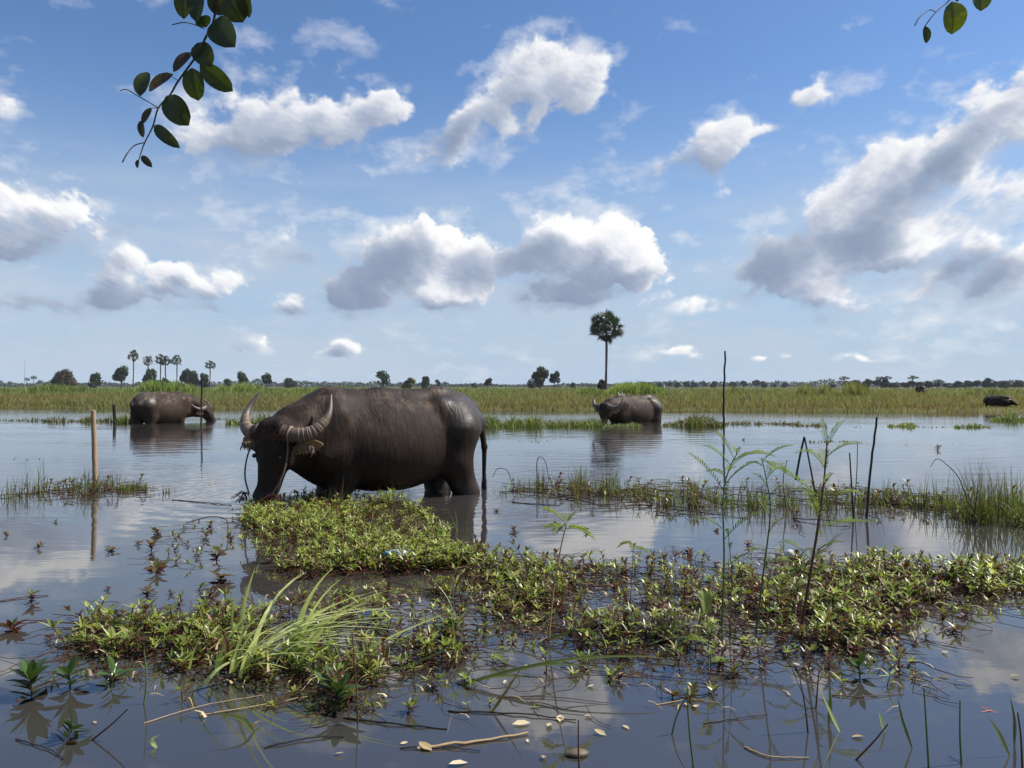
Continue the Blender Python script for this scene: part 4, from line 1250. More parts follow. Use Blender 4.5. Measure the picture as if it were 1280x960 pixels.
GS = 'lone red sprigs in open water'
for (px, py, s, k_, lab) in [
        (197, 668, 1.0, 0, 'dark red sprig topping the upright row of sprigs past the pale stake'),
        (190, 688, 1.15, 1, 'tall red sprig in the middle of the row of sprigs past the pale stake'),
        (197, 714, 1.2, 2, 'green tipped red sprig ending the row of sprigs nearest the weed mat'),
        (137, 690, .9, 3, 'red sprig floating beside the end of the pale stake reflection'),
        (172, 682, .6, 4, 'small red sprig between two larger red sprigs off the pale stake'),
        (262, 658, 1.0, 0, 'dark sprig under a bent stem, closest to the large buffalo muzzle'),
        (258, 672, .9, 1, 'dark red sprig just below the bent stem off the buffalo muzzle'),
        (270, 700, 1.2, 2, 'bushy red sprig beside the shaded edge of the green weed island'),
        (277, 728, 1.3, 3, 'reddish sprig between the weed island and the leafy weed mat'),
        (262, 748, 1.2, 4, 'dark red sprig touching the top edge of the leafy weed mat'),
        (70, 653, .5, 0, 'tiny red sprig alone on calm water below the stake tufts'),
        (46, 686, .7, 1, 'small red sprig alone well below the tufts round the stake'),
        (8, 670, .5, 2, 'tiny red sprig at the very edge of the view on calm water'),
        (185, 744, .9, 3, 'small dark sprig just above the leafy weed mat'),
        (134, 738, .4, 4, 'tiny dark sprig floating alone above the leafy weed mat'),
        (214, 742, .5, 0, 'tiny curled dark sprig floating above the leafy weed mat'),
        (18, 790, 1.1, 1, 'straggly red sprig among floating stems beside the leafy weed mat'),
        (40, 752, .9, 2, 'red sprig with bent stems floating above the dark green rosette'),
        (620, 640, .7, 3, 'red sprig standing in water by the tail reflection'),
        (643, 664, .75, 4, 'compact red sprig floating alone past the tail reflection'),
        (733, 664, .7, 0, 'dark sprig under the curly stems beyond the young green plant'),
        (858, 692, .7, 1, 'dark red sprig floating beside the thin stalk of the first feathery plant'),
        (828, 702, .7, 2, 'dark red sprig on open water above the straggly weed mat'),
        (935, 682, .8, 3, 'upright red sprig between the two thinner feathery plants'),
        (895, 664, .4, 4, 'tiny dark sprig on open water behind the first feathery plant'),
        (1190, 790, 1.0, 0, 'green topped sprig alone on the reflected cloud'),
        (1210, 768, .8, 1, 'red sprig with a drooping reflection under the green weed band'),
        (1172, 562, 1.3, 2, 'dark twiggy weed clump far out on the open water'),
        (930, 550, 1.0, 3, 'small dark floating weed clump near the tall thin pole')]:
    plant('red_sprig', M_SPR[k_ % 6], px, py, s * 1.05, lab, 'water weed', GS, .25, .55)
plant('leafy_rosette', ROSETTE, 40, 872, 1.05, 'dark green leafy rosette standing alone in the nearest water', 'water weed', 'leafy rosettes', .05)
plant('leafy_rosette', ROSETTE2, 88, 862, .95, 'smaller thin rosette standing next to the dark green rosette', 'water weed', 'leafy rosettes', .2)
plant('leafy_rosette', ROSETTE, 418, 884, .95, 'glossy green rosette below the pale grass tuft', 'water weed', 'leafy rosettes', .1)
plant('leafy_rosette', ROSETTE2, 138, 858, .8, 'small rosette third in line from the dark green rosette', 'water weed', 'leafy rosettes', .2)
plant('leafy_rosette', ROSETTE2, 82, 928, .7, 'half sunken rosette below the dark green rosette', 'water weed', 'leafy rosettes', .3)
plant('leafy_rosette', ROSETTE2, 560, 800, .9, 'green rosette where the leafy mat meets the fallen grass blades', 'water weed', 'leafy rosettes', .2)
plant('leafy_rosette', ROSETTE2, 1075, 848, .8, 'brown green tangled rosette low in the water under the reddish patch', 'water weed', 'leafy rosettes', .3)


# ------------------------------------------------------------------ grass tufts in the middle water
def tuft(name, px, py, wpx, hpx, n, label, cat='grass tuft', group='grass tufts in the water', lean=.45, w=.007, tint=.5, mat_=None, bent=.20, depth=.20, dead=.22):
    b0 = gp(px, py); s = (py - HY) / CAM_H
    wd, hh = wpx / s, hpx / s
    N = max(6, int(n * .72))
    t = rng.normal(0, .29, N).clip(-.8, .8)
    x = b0[0] + t * wd * .5; y = b0[1] + rng.normal(0, depth * .5, N)
    h = hh * (.35 + .65 * rng.random(N)) * (1 - .35 * np.abs(t))
    ti = np.clip(tint + rng.normal(0, .14, N) - np.where(rng.random(N) < dead, .35, 0), 0, 1)
    dr = np.where(rng.random(N) < bent, .5 + .5 * rng.random(N), 0.0)
    b = MB()
    blades(b, np.stack([x - b0[0], y - b0[1], 0 * x - .02], -1), h, w * (.6 + .8 * rng.random(N)), rng.random(N) * 6.28, lean * rng.random(N) + dr * .8, 6, ti, dr)
    o = b.build(name, mat_ or M_GRASS)
    o.location = tuple(b0)
    return tag(o, label, cat, group)


T_ = 'grass_tuft'
for (px, py, wpx, hpx, n, lab) in [
        (425, 636, 40, 46, 26, 'few thin upright blades before the chest of the large buffalo'),
        (462, 640, 44, 44, 34, 'thin green tuft before the belly of the large buffalo'),
        (505, 640, 50, 56, 44, 'taller green tuft under the rear belly of the large buffalo'),
        (376, 634, 34, 34, 24, 'few blades between muzzle and chest of the large buffalo'),
        (578, 668, 30, 46, 8, 'few long bent blades over the hind leg reflection'),
        (20, 622, 50, 34, 60, 'sparse dark grass tuft at the edge of the view beside the pale stake'),
        (48, 612, 40, 46, 45, 'thin bent blade tuft between the view edge and the pale stake'),
        (108, 616, 44, 44, 110, 'dense green grass tuft at the foot of the pale stake'),
        (78, 612, 50, 22, 60, 'low brown grass tuft joining the pale stake from the outside'),
        (140, 606, 40, 26, 60, 'short grass tuft just past the pale stake'),
        (165, 612, 66, 15, 420, 'mossy olive floating grass hump past the pale stake'),
        (205, 617, 40, 16, 50, 'low dark grass tuft at the end of the mossy hump'),
        (262, 606, 26, 12, 9, 'few arched dark blades alone between stake and large buffalo'),
        (650, 612, 50, 24, 70, 'brown matted tuft just past the buffalo tail'),
        (675, 612, 40, 40, 40, 'thin tuft of tall bent blades beyond the brown matted tuft'),
        (722, 612, 56, 42, 150, 'dense green tuft standing below the far wading buffalo'),
        (760, 616, 60, 40, 190, 'bushy yellow green tuft, fullest in the middle grass line'),
        (800, 620, 50, 28, 90, 'short olive tuft just past the fullest tuft'),
        (830, 628, 60, 42, 120, 'fan shaped green tuft between fullest tuft and first feathery plant'),
        (868, 632, 50, 44, 100, 'upright dark green tuft beside the first feathery plant'),
        (902, 632, 50, 38, 80, 'thin green tuft right behind the first feathery plant'),
        (938, 634, 60, 44, 120, 'broad green tuft between the two thinner feathery plants'),
        (985, 634, 60, 40, 110, 'broad green tuft behind the tallest feathery plant'),
        (1030, 636, 60, 40, 110, 'green tuft beneath the broken cane'),
        (1072, 636, 60, 40, 100, 'green tuft at the foot of the leaning dark stick'),
        (1112, 626, 60, 34, 110, 'low spreading tuft just past the leaning dark stick'),
        (1156, 636, 60, 50, 90, 'thin tuft with an arched seed stalk before the tall reeds'),
        (1190, 640, 60, 60, 130, 'medium green tuft joining the tall reed clump'),
        (1228, 652, 70, 92, 260, 'tallest dense green reed clump by the view edge'),
        (1262, 646, 60, 74, 220, 'full green reed clump cut by the view edge'),
        (1280, 656, 50, 80, 140, 'outermost green reeds half out of view')]:
    tuft(T_, px, py, wpx, hpx * 1.05, n, lab, w=.0075)
# low debris line between the tufts (stuff)
mb = MB()
P_, den = sample_poly([(-10, 616), (60, 610), (210, 606), (215, 618), (120, 622), (-10, 626)], 50, .3, 71)
Q_, den2 = sample_poly([(625, 606), (760, 606), (1120, 618), (1290, 630), (1290, 660), (1150, 650), (980, 648), (800, 632), (640, 618)], 44, .58, 74)
PQ = np.concatenate([P_, Q_])
scatter(mb, VAR_RED, PQ, .7 + .5 * rng.random(len(PQ)), .6, -.02)
runners(mb, PQ, 260, .5, .004, .15)
N = len(PQ) * 5
bb = PQ[rng.integers(0, len(PQ), N)] + rng.normal(0, .12, (N, 3)) * [1, 1, 0]
blades(mb, bb, .08 + .14 * rng.random(N), .006, rng.random(N) * 6.28, .3 + .8 * rng.random(N), 3, np.clip(.52 + rng.normal(0, .15, N), 0, 1), .2 * rng.random(N))
tag(mb.build('floating_debris', [M_WEED, M_RUNNER]), 'low brown and green litter floating along the middle grass line', 'floating litter', kind='stuff')


# weed strips far out
def strip(px0, px1, py, hpx, n, label, tint=.5, depth=1.0, arch=True, name='weed_strip', mat_=None, w=.03):
    b = MB()
    t = rng.random(n); px = px0 + (px1 - px0) * t
    y0 = FPX / (py - HY); s = (py - HY)
    y = y0 + rng.normal(0, depth * .35, n); x = (px - 640) / FPX * y
    prof = (np.sin(np.pi * t) ** .5 if arch else 1) * (.45 + .75 * vnoise(t * (px1 - px0) / 14, 0 * t, int(px0) + 5))
    h = hpx / s * prof * (.5 + .6 * rng.random(n))
    blades(b, np.stack([x, y, 0 * x - .02], -1), h, w * (.6 + .8 * rng.random(n)), rng.random(n) * 6.28, .25 + .6 * rng.random(n), 3, np.clip(tint + rng.normal(0, .15, n), 0, 1), .15 * rng.random(n))
    return tag(b.build(name, mat_ or M_GRASS), label, 'weed strip', 'weed strips across the far water', 'stuff')


strip(585, 752, 533, 21, 1500, 'long green weed strip between the large buffalo rump and the far wading buffalo', .62, 1.2, False)
strip(752, 805, 533, 9, 420, 'low green weeds under the muzzle of the far wading buffalo', .6, .9)
strip(828, 908, 532, 20, 800, 'dark brown green weed hump at the foot of the tall thin pole', .40, 1.1)
strip(905, 1000, 530, 7, 300, 'thin brown weed line running on past the tall thin pole', .25, .8, False)
strip(282, 372, 530, 18, 420, 'pale thin reeds standing in water behind the large buffalo horns', .58, 1.2, False)
strip(140, 170, 528, 24, 260, 'small reed clump between stump post and the brown buffalo rump', .6, .7)
strip(52, 142, 527, 11, 300, 'low brown weed line beside the stump post', .33, .8, False)
strip(-15, 60, 526, 6, 130, 'faint weed line at the edge of the view beyond the stake', .4, .8, False)
strip(1108, 1152, 533, 9, 260, 'small yellow green weed island on the far water past the leaning stick', .75, .8)
strip(1190, 1240, 534, 9, 220, 'small olive weed island on the far water below the lying black buffalo', .6, .8)
strip(985, 1030, 532, 10, 140, 'little brown weed island past the tall pole near the broken cane', .35, .8)
strip(1236, 1300, 526, 14, 420, 'green weed patch by the far bank at the edge of the view', .62, 1.2)
strip(1000, 1190, 534, 3, 220, 'thin dark weed line trailing between the small far islands', .22, .7, False)
strip(255, 300, 524, 4, 60, 'thin dark weed line at the muzzle of the stretched brown buffalo', .2, .5, False)
strip(640, 690, 552, 4, 60, 'floating dark weed streak on the water behind the buffalo tail', .2, .5, False)
strip(0, 50, 574, 4, 40, 'floating dark weed streak just before the pale stake', .2, .4, False)
strip(1010, 1060, 552, 4, 70, 'floating dark weed streak behind the broken cane', .2, .5, False)
strip(1130, 1270, 556, 3, 90, 'long broken weed streak on the water before the tall reed clump', .2, .5, False)


# ------------------------------------------------------------------ stakes and canes
def stick(name, pts_px, r, mat_, label, cat='stake', group=None, dip=.25, Y=None, sides=8, wob=.0):
    """pts_px from the foot up; the foot stands in the water"""
    x0, y0 = pts_px[0]
    Yb = FPX / (y0 - HY) if Y is None else Y
    P_ = [pt(px, py, Yb) for px, py in pts_px]
    d = (P_[0] - P_[1]); d /= np.linalg.norm(d)
    P_ = [P_[0] + d * dip] + P_
    C_ = curve(P_, 5 * len(P_)) if len(P_) > 2 else np.array(P_)
    C_ = C_ + rng.normal(0, wob, C_.shape)
    b = MB(); tube(b, C_ - P_[1], np.linspace(r[0], r[1], len(C_)), sides)
    o = b.build(name, mat_, smooth=True); o.location = tuple(P_[1])
    return tag(o, label, cat, group)


stick('wooden_stake', [(119, 606), (118, 560), (116.5, 513)], (.027, .023), M_WOOD, 'pale weathered wooden stake standing among the grass tufts', sides=10, wob=.0015)
stick('dark_pole', [(251.5, 530), (252, 500), (252.5, 470)], (.030, .022), M_DARKWOOD, 'dark upright pole in front of the stretched buffalo muzzle', wob=.003)
stick('stump_post', [(143.5, 529), (143, 518), (142.5, 506)], (.05, .04), M_DARKWOOD, 'short dark stump post behind the small reed clump')
stick('thin_pole', [(905, 534), (904.5, 500), (905.5, 470), (906.5, 439)], (.028, .022), M_DARKWOOD, 'tall thin dark pole rising from the brown weed hump', wob=.006)
stick('leaning_stick', [(1083, 650), (1088, 590), (1096, 522)], (.011, .008), M_DARKWOOD, 'straight dark stick leaning slightly beside the tall feathery plant', wob=.001)
stick('dry_reed_tip', [(1096.5, 524), (1100, 511), (1104, 503)], (.004, .0015), M_WOOD, 'thin dry straw tip fixed on the leaning dark stick', 'straw', dip=.02, Y=FPX / (650 - HY))
stick('broken_cane', [(1025, 650), (1016, 600), (1006, 548)], (.008, .006), M_DARKWOOD, 'broken dark cane, upright half of the inverted pair', 'cane', 'dark canes')
stick('broken_cane', [(995, 598), (1000, 570), (1005.5, 546)], (.009, .008), M_DARKWOOD, 'broken dark cane, fallen half hanging from the bend', 'cane', 'dark canes', dip=0.0, Y=FPX / (650 - HY))
stick('dark_cane', [(1067, 648), (1064, 600), (1062, 566)], (.008, .005), M_DARKWOOD, 'short dark cane between the broken pair and the leaning stick', 'cane', 'dark canes')
stick('dark_cane', [(1068, 636), (1071, 590), (1072, 552)], (.005, .003), M_STEM, 'thin brown cane close behind the short dark cane', 'cane', 'dark canes')
stick('dark_cane', [(983, 640), (979, 600), (984, 575)], (.005, .003), M_STEM, 'thin dark cane leaning among the grass by the tallest feathery plant', 'cane', 'dark canes')
stick('arched_stalk', [(1215, 648), (1200, 600), (1180, 578), (1170, 574), (1163, 584)], (.005, .002), M_STEM, 'arched brown seed stalk before the tall reed clump', 'stalk', 'bent stalks')
stick('arched_stalk', [(672, 612), (671, 580), (675, 571), (682, 578), (686, 600)], (.005, .003), M_STEM, 'hooked dark stalk beside the dense tuft past the tail', 'stalk', 'bent stalks')
stick('arched_stalk', [(640, 603), (634, 588), (622, 586), (616, 596)], (.005, .003), M_STEM, 'low arched stalk over the brown matted tuft by the tail', 'stalk', 'bent stalks')
stick('bent_stalk', [(285, 668), (283, 650), (262, 646), (232, 654)], (.005, .003), M_STEM, 'bent brown stem folded over the dark sprig off the buffalo muzzle', 'stalk', 'bent stalks')


# ------------------------------------------------------------------ feathery plants (pinnate leaves)
def feathery(px_path, label, r=.006, fronds=(), group='tall feathery plants', stem=None, leafscale=1.0):
    Yb = FPX / (px_path[0][1] - HY)
    P_ = np.array([pt(px, py, Yb) for px, py in px_path])
    root = P_[0].copy()
    t = empty('feathery_plant', root, 0, label, 'plant', group)
    C_ = curve(np.vstack([P_[0] - [0, 0, .12], P_]), 36) - root
    b = MB(); tube(b, C_, np.linspace(r, r * .35, 36), 7); b.build('stem', stem or M_GSTEM, t, smooth=True)
    for (ft, a, L, up, droop) in fronds:
        base_ = C_[int(ft * 35)]
        d = np.array([math.cos(a), math.sin(a) * .8, 0])
        n = 18
        s = np.linspace(0, 1, n)
        rib = base_ + L * (s[:, None] * d + (up * s - droop * s ** 2)[:, None] * np.array([0, 0, 1.0]))
        b = MB(); tube(b, rib, np.linspace(.0016, .0006, n), 4, .6, cap=False)
        tan = np.gradient(rib, axis=0); tan /= np.linalg.norm(tan, axis=1)[:, None]
        side = np.cross(tan, [0, 0, 1.0]); side /= np.linalg.norm(side, axis=1)[:, None]
        for i in range(2, n):
            for sg in (-1, 1):
                l_ = L * .19 * math.sin(math.pi * (.15 + .8 * i / n)) * (.85 + .3 * random.random()) * leafscale
                dirv = side[i] * sg * .8 + tan[i] * .55 + np.array([0, 0, .30 + .25 * random.random()])
                dirv /= np.linalg.norm(dirv)
                wv = tan[i] * l_ * .16
                p0 = rib[i]; m_p = p0 + dirv * l_ * .5; p1 = p0 + dirv * l_
                b.add([p0, m_p - wv, p1, m_p + wv], [[0, 1, 2, 3]], min(1, max(0, .62 + random.gauss(0, .12))))
        b.build('frond', M_FROND, t)
    return t


def rf(n, t0, t1, L=.14, seed=0):
    r = random.Random(seed)
    return [(t0 + (t1 - t0) * (i + .5) / n, (i * 2.4 + r.random()) % 6.28, L * (.6 + .6 * r.random()), r.uniform(.5, 1.3), r.uniform(.3, .9)) for i in range(n)]


feathery([(902, 792), (905, 700), (904, 620), (912, 585), (922, 566)], 'thin feathery plant standing in line with the tall thin pole', .0050, rf(13, .45, 1, .15, 1))
feathery([(912, 796), (914, 720), (910, 660)], 'short green shoot close beside the thin feathery plant', .0035, rf(5, .5, 1, .10, 2))
feathery([(945, 792), (955, 710), (963, 640), (958, 600), (952, 572)], 'slender feathery plant in the middle of the three', .0050, rf(11, .4, 1, .14, 3))
feathery([(1000, 795), (1010, 735), (1022, 660), (1030, 600), (1034, 552)], 'tallest feathery plant with red brown stem and upright tip', .0075, rf(12, .42, 1, .17, 4) + [(.98, .7, .13, 1.3, .5), (.72, 3.1, .24, .9, .25), (.6, 0.0, .22, .3, .2), (.5, 3.3, .16, -.3, .5)], stem=M_STEM)
feathery([(983, 790), (990, 745), (1012, 700), (1040, 680)], 'low leaning feathery shoot under the tallest plant', .0035, rf(6, .5, 1, .11, 5))
feathery([(686, 798), (693, 730), (702, 680), (708, 656)], 'young green plant on a pale dry stalk in open water', .005, [(.9, 2.3, .12, .5, .5), (.95, 0.2, .12, .2, .6), (1, 1.4, .11, .8, .7), (.98, 4.2, .10, .5, .7), (1, 3.0, .10, 1.2, .6)], stem=M_WOOD, leafscale=1.8)
feathery([(788, 752), (790, 715), (792, 680)], 'small green topped plant between the young plant and the thin feathery one', .003, [(.95, .4, .09, .2, .6), (1, 2.7, .08, .3, .6), (1, 4.5, .07, .4, .6)], leafscale=1.8)
feathery([(885, 838), (886, 800), (884, 775)], 'bright leafy shoot low in the weed mat before the thin feathery plant', .003, [(.4, .4, .09, .3, .4), (.6, 2.7, .09, .6, .6), (.9, 4.5, .08, .8, .6), (1, 1.5, .1, 1.2, .4)], leafscale=2.0)


# ------------------------------------------------------------------ pale grass tuft and fallen blades near the viewer
def ribbon(name, pts_px, wmax, label, tint=.5, mat_=None, z0=None, group=None, cat='grass blade', Y=None):
    """one long blade through photo points, standing at the depth of its foot"""
    Yb = FPX / (pts_px[0][1] - HY) if Y is None else Y
    P_ = []
    for i, q_ in enumerate(pts_px):
        px, py = q_[0], q_[1]; dy = q_[2] if len(q_) > 2 else 0.0
        P_.append(pt(px, py, Yb + dy))
    C_ = curve(P_, 26)
    tan = np.gradient(C_, axis=0); tan /= np.linalg.norm(tan, axis=1)[:, None]
    view = np.array([.1, -.8, .6])
    side = np.cross(tan, view); side /= np.linalg.norm(side, axis=1)[:, None]
    s = np.linspace(0, 1, 26)
    ww = wmax * np.clip(np.minimum(.45 + s * 2, 1) * (1 - s ** 2.2), .04, 1)
    nrm = np.cross(side, tan)
    mid = C_ - nrm * ww[:, None] * .12
    V = np.stack([C_ - side * ww[:, None] / 2, mid, C_ + side * ww[:, None] / 2], 1) - P_[0]
    b = MB(); b.add(V.reshape(-1, 3), grid_faces(26, 3), tint)
    o = b.build(name, mat_ or M_GRASS, smooth=True); o.location = tuple(P_[0])
    return tag(o, label, cat, group)


# pale tuft: one thing
b0 = gp(335, 835)
b = MB()
N = 70
ph = rng.normal(.10, .55, N)
blades(b, np.stack([rng.normal(0, .09, N) - .02, rng.normal(0, .07, N), 0 * ph + .02], -1), .14 + .24 * rng.random(N), .021 * (.5 + .8 * rng.random(N)), ph, .6 + 1.0 * rng.random(N), 7, np.clip(.62 + rng.normal(0, .2, N), 0, 1), .10 * rng.random(N), face=rng.normal(.2, .5, N))
o = b.build('pale_grass_tuft', M_PALE); o.location = tuple(b0)
tag(o, 'pale green grass tuft swept sideways out of the leafy weed mat', 'grass tuft')
GB = 'long grass blades near the viewer'
ribbon('long_grass', [(300, 800), (305, 755), (319, 708)], .020, 'broad upright pale blade rising before the shaded brown water', .75, M_PALE, group=GB)
ribbon('long_grass', [(292, 810), (290, 770), (296, 735)], .012, 'narrow upright blade beside the broad pale one', .55, M_PALE, group=GB)
ribbon('long_grass', [(372, 800), (420, 770), (470, 748, -.1)], .014, 'pale blade arching highest out of the swept grass tuft', .8, M_PALE, group=GB)
ribbon('long_grass', [(430, 830), (480, 800), (560, 765, .1)], .012, 'long thin blade slanting up from the tuft toward the bottle', .6, M_PALE, group=GB)
ribbon('long_grass', [(574, 856), (640, 838), (720, 823), (800, 820), (835, 824)], .013, 'longest green blade lying low over the water', .6, None, group=GB)
ribbon('long_grass', [(576, 857), (650, 836), (700, 830), (780, 836)], .011, 'green blade lying close under the longest one', .55, None, group=GB)
ribbon('long_grass', [(672, 805), (710, 790), (762, 771)], .014, 'straight dark green blade lifted off the weed mat', .5, None, group=GB)
ribbon('long_grass', [(577, 858), (620, 845), (690, 848)], .012, 'short green blade fanning from the foot of the longest one', .6, None, group=GB)
ribbon('long_grass', [(615, 890), (630, 868), (655, 830)], .010, 'folded yellowish blade crossing the longest green one', .3, None, group=GB)
ribbon('long_grass', [(470, 842), (520, 828), (600, 790)], .010, 'green blade reaching sideways from the leafy mat edge', .6, None, group=GB)
ribbon('long_grass', [(800, 795), (860, 780), (920, 800), (950, 818)], .008, 'straw coloured arched blade over the straggly weed mat', .85, M_PALE, group=GB)
ribbon('long_grass', [(800, 808), (850, 796), (900, 806), (945, 830)], .008, 'second straw coloured arch, just below the first', .8, M_PALE, group=GB)
ribbon('long_grass', [(1262, 945), (1248, 915), (1234, 895)], .014, 'folded green blade carrying the red dragonfly', .6, None, group=GB)
ribbon('long_grass', [(1268, 930), (1268, 900), (1262, 868)], .012, 'twisted pale edged blade behind the dragonfly', .45, None, group=GB)
ribbon('long_grass', [(1140, 935), (1128, 900), (1122, 870)], .011, 'narrow blade leaning beside the tall jointed stem', .5, None, group=GB)
ribbon('long_grass', [(1050, 915), (1038, 890), (1024, 858)], .012, 'pale bent blade crossing the reflection of the tallest plant', .9, M_PALE, group=GB)
ribbon('long_grass', [(1106, 915), (1102, 900), (1098, 888)], .012, 'short pale blade tip by the floating weed scrap', .8, M_PALE, group=GB)
ribbon('long_grass', [(1036, 905), (1038, 880), (1036, 848)], .014, 'short broad green blade standing in near water', .6, None, group=GB)
ribbon('long_grass', [(318, 915), (300, 898), (258, 890)], .012, 'curled green blade floating below the leafy mat', .5, None, group=GB)
ribbon('long_grass', [(196, 935), (190, 925), (200, 918)], .012, 'small curled pale blade floating near the half sunken rosette', .8, M_PALE, group=GB)
GST = 'single stems in the near water'
for (pth, lab) in [([(867, 960), (861, 905), (859, 860)], 'thin dark stem with a green tip under the straggly mat'),
                   ([(1161, 960), (1158, 910), (1155, 860)], 'tall jointed stem with a side leaf in the near water'),
                   ([(1202, 955), (1200, 920), (1200, 875)], 'forked thin stem between jointed stem and dragonfly'),
                   ([(724, 960), (723, 935), (723, 900)], 'short straight dark stem behind the floating stone shape'),
                   ([(840, 918), (846, 895), (858, 870)], 'thin slanting stem beside the green tipped stem'),
                   ([(1010, 915), (1006, 880), (1000, 850)], 'thin red stem below the foot of the tallest plant'),
                   ([(1278, 960), (1276, 920), (1272, 890)], 'outermost thin stem past the dragonfly blade'),
                   ([(1070, 950), (1094, 925), (1110, 905)], 'dark slanting stem by the short pale blade tip'),
                   ([(180, 880), (183, 850), (180, 812)], 'thin green stem hanging off the leafy mat'),
                   ([(115, 925), (140, 905), (160, 886)], 'dark slanting stem below the smaller thin rosette'),
                   ([(1020, 885), (1022, 860), (1024, 838)], 'thin upright stem under the reddish weed patch'),
                   ([(447, 905), (446, 870), (440, 790)], 'long wiry stem rising through the pale tuft')]:
    stick('water_stalk', pth, (.0035, .0018), M_GSTEM if 'green' in lab or 'jointed' in lab else M_STEM, lab, 'stem', GST, dip=.03, sides=5)


# floating sticks, dead leaves, bottle, ball
def floating(name, p0, p1, r, mat_, label, cat='twig', group='floating twigs', sag=0.0):
    a, c = gp(*p0), gp(*p1); r = r * .7
    m_p = (a + c) / 2 + [rng.normal(0, .02), rng.normal(0, .02), sag]
    C_ = curve([a + [0, 0, .003], m_p + [0, 0, .005], c + [0, 0, .003]], 14)
    C_ = C_ + rng.normal(0, r * .35, C_.shape)
    o_ = a.copy()
    b = MB(); tube(b, C_ - o_, np.linspace(r, r * .6, 14), 6)
    o = b.build(name, mat_, smooth=True); o.location = tuple(o_)
    return tag(o, label, cat, group)


M_STRAW = plain('pale_straw', (.30, .21, .11), .7, .4, 40)
floating('floating_twig', (520, 938), (660, 918), .007, M_STRAW, 'thick pale broken twig floating nearest the viewer')
floating('floating_twig', (430, 898), (560, 912), .005, M_DARKWOOD, 'dark twig floating below the glossy green rosette')
floating('floating_twig', (250, 895), (400, 868), .003, M_STRAW, 'long thin straw floating under the leafy mat')
floating('floating_twig', (560, 890), (720, 902), .004, M_DARKWOOD, 'dark wet twig among the pale leaves below the fallen blades')
floating('floating_twig', (180, 905), (330, 870), .0025, M_STRAW, 'thin pale straw crossing calm water below the leafy mat')
floating('floating_twig', (500, 936), (600, 940), .003, M_DARKWOOD, 'thin dark twig lying against the thick pale twig')
floating('floating_twig', (640, 628), (700, 632), .006, M_DARKWOOD, 'dark twig on the ripples beyond the compact red sprig')
floating('floating_twig', (-5, 782), (60, 776), .004, M_STEM, 'red brown twig at the view edge beside the leafy mat')
floating('floating_twig', (0, 752), (60, 745), .004, M_STEM, 'red brown twig at the view edge above the straggly sprig')
floating('floating_twig', (820, 882), (900, 880), .0025, M_STRAW, 'thin straw floating beside the pale leaf pair')
floating('floating_twig', (700, 835), (980, 858), .0025, M_STEM, 'long thin red stem adrift under the straggly mat')
floating('floating_twig', (1150, 800), (1230, 815), .002, M_STEM, 'thin dark stem adrift on the reflected cloud')
floating('floating_twig', (330, 935), (430, 922), .004, M_DARKWOOD, 'dark wet twig floating past the two long straws below the mat')
floating('floating_twig', (880, 905), (960, 893), .003, M_DARKWOOD, 'short dark twig floating below the cream leaf')
floating('floating_twig', (620, 872), (760, 880), .0025, M_STEM, 'thin red stem afloat just under the longest fallen blade')
floating('floating_twig', (1040, 870), (1130, 868), .003, M_STEM, 'thin dark stem afloat below the tangled brown rosette')
floating('floating_twig', (20, 925), (80, 950), .003, M_DARKWOOD, 'thin dark twig at the lower view edge beside the half sunken rosette')
floating('floating_twig', (930, 935), (1010, 948), .0035, M_STRAW, 'short pale straw afloat in the open nearest water')
floating('floating_twig', (215, 625), (290, 632), .006, M_DARKWOOD, 'dark twig afloat between mossy hump and buffalo muzzle')


def dead_leaf(px, py, L, label, tint=.7, curlz=.02):
    L = L * .75
    V, Q, T = leaf_arr(L, L * .45, .15 + .3 * random.random(), -.15 * random.random())
    b = MB(); V = rot_leaf(V, 0, 0); b.add(V, Q, tint); b.add(V, T, tint)
    o = b.build('dead_leaf', M_DEAD); g = gp(px, py, .0)
    o.location = (g[0], g[1], .004); o.rotation_euler = (random.gauss(0, .15), random.gauss(0, .1), random.random() * 6.28)
    return tag(o, label, 'dead leaf', 'dead leaves on the near water')


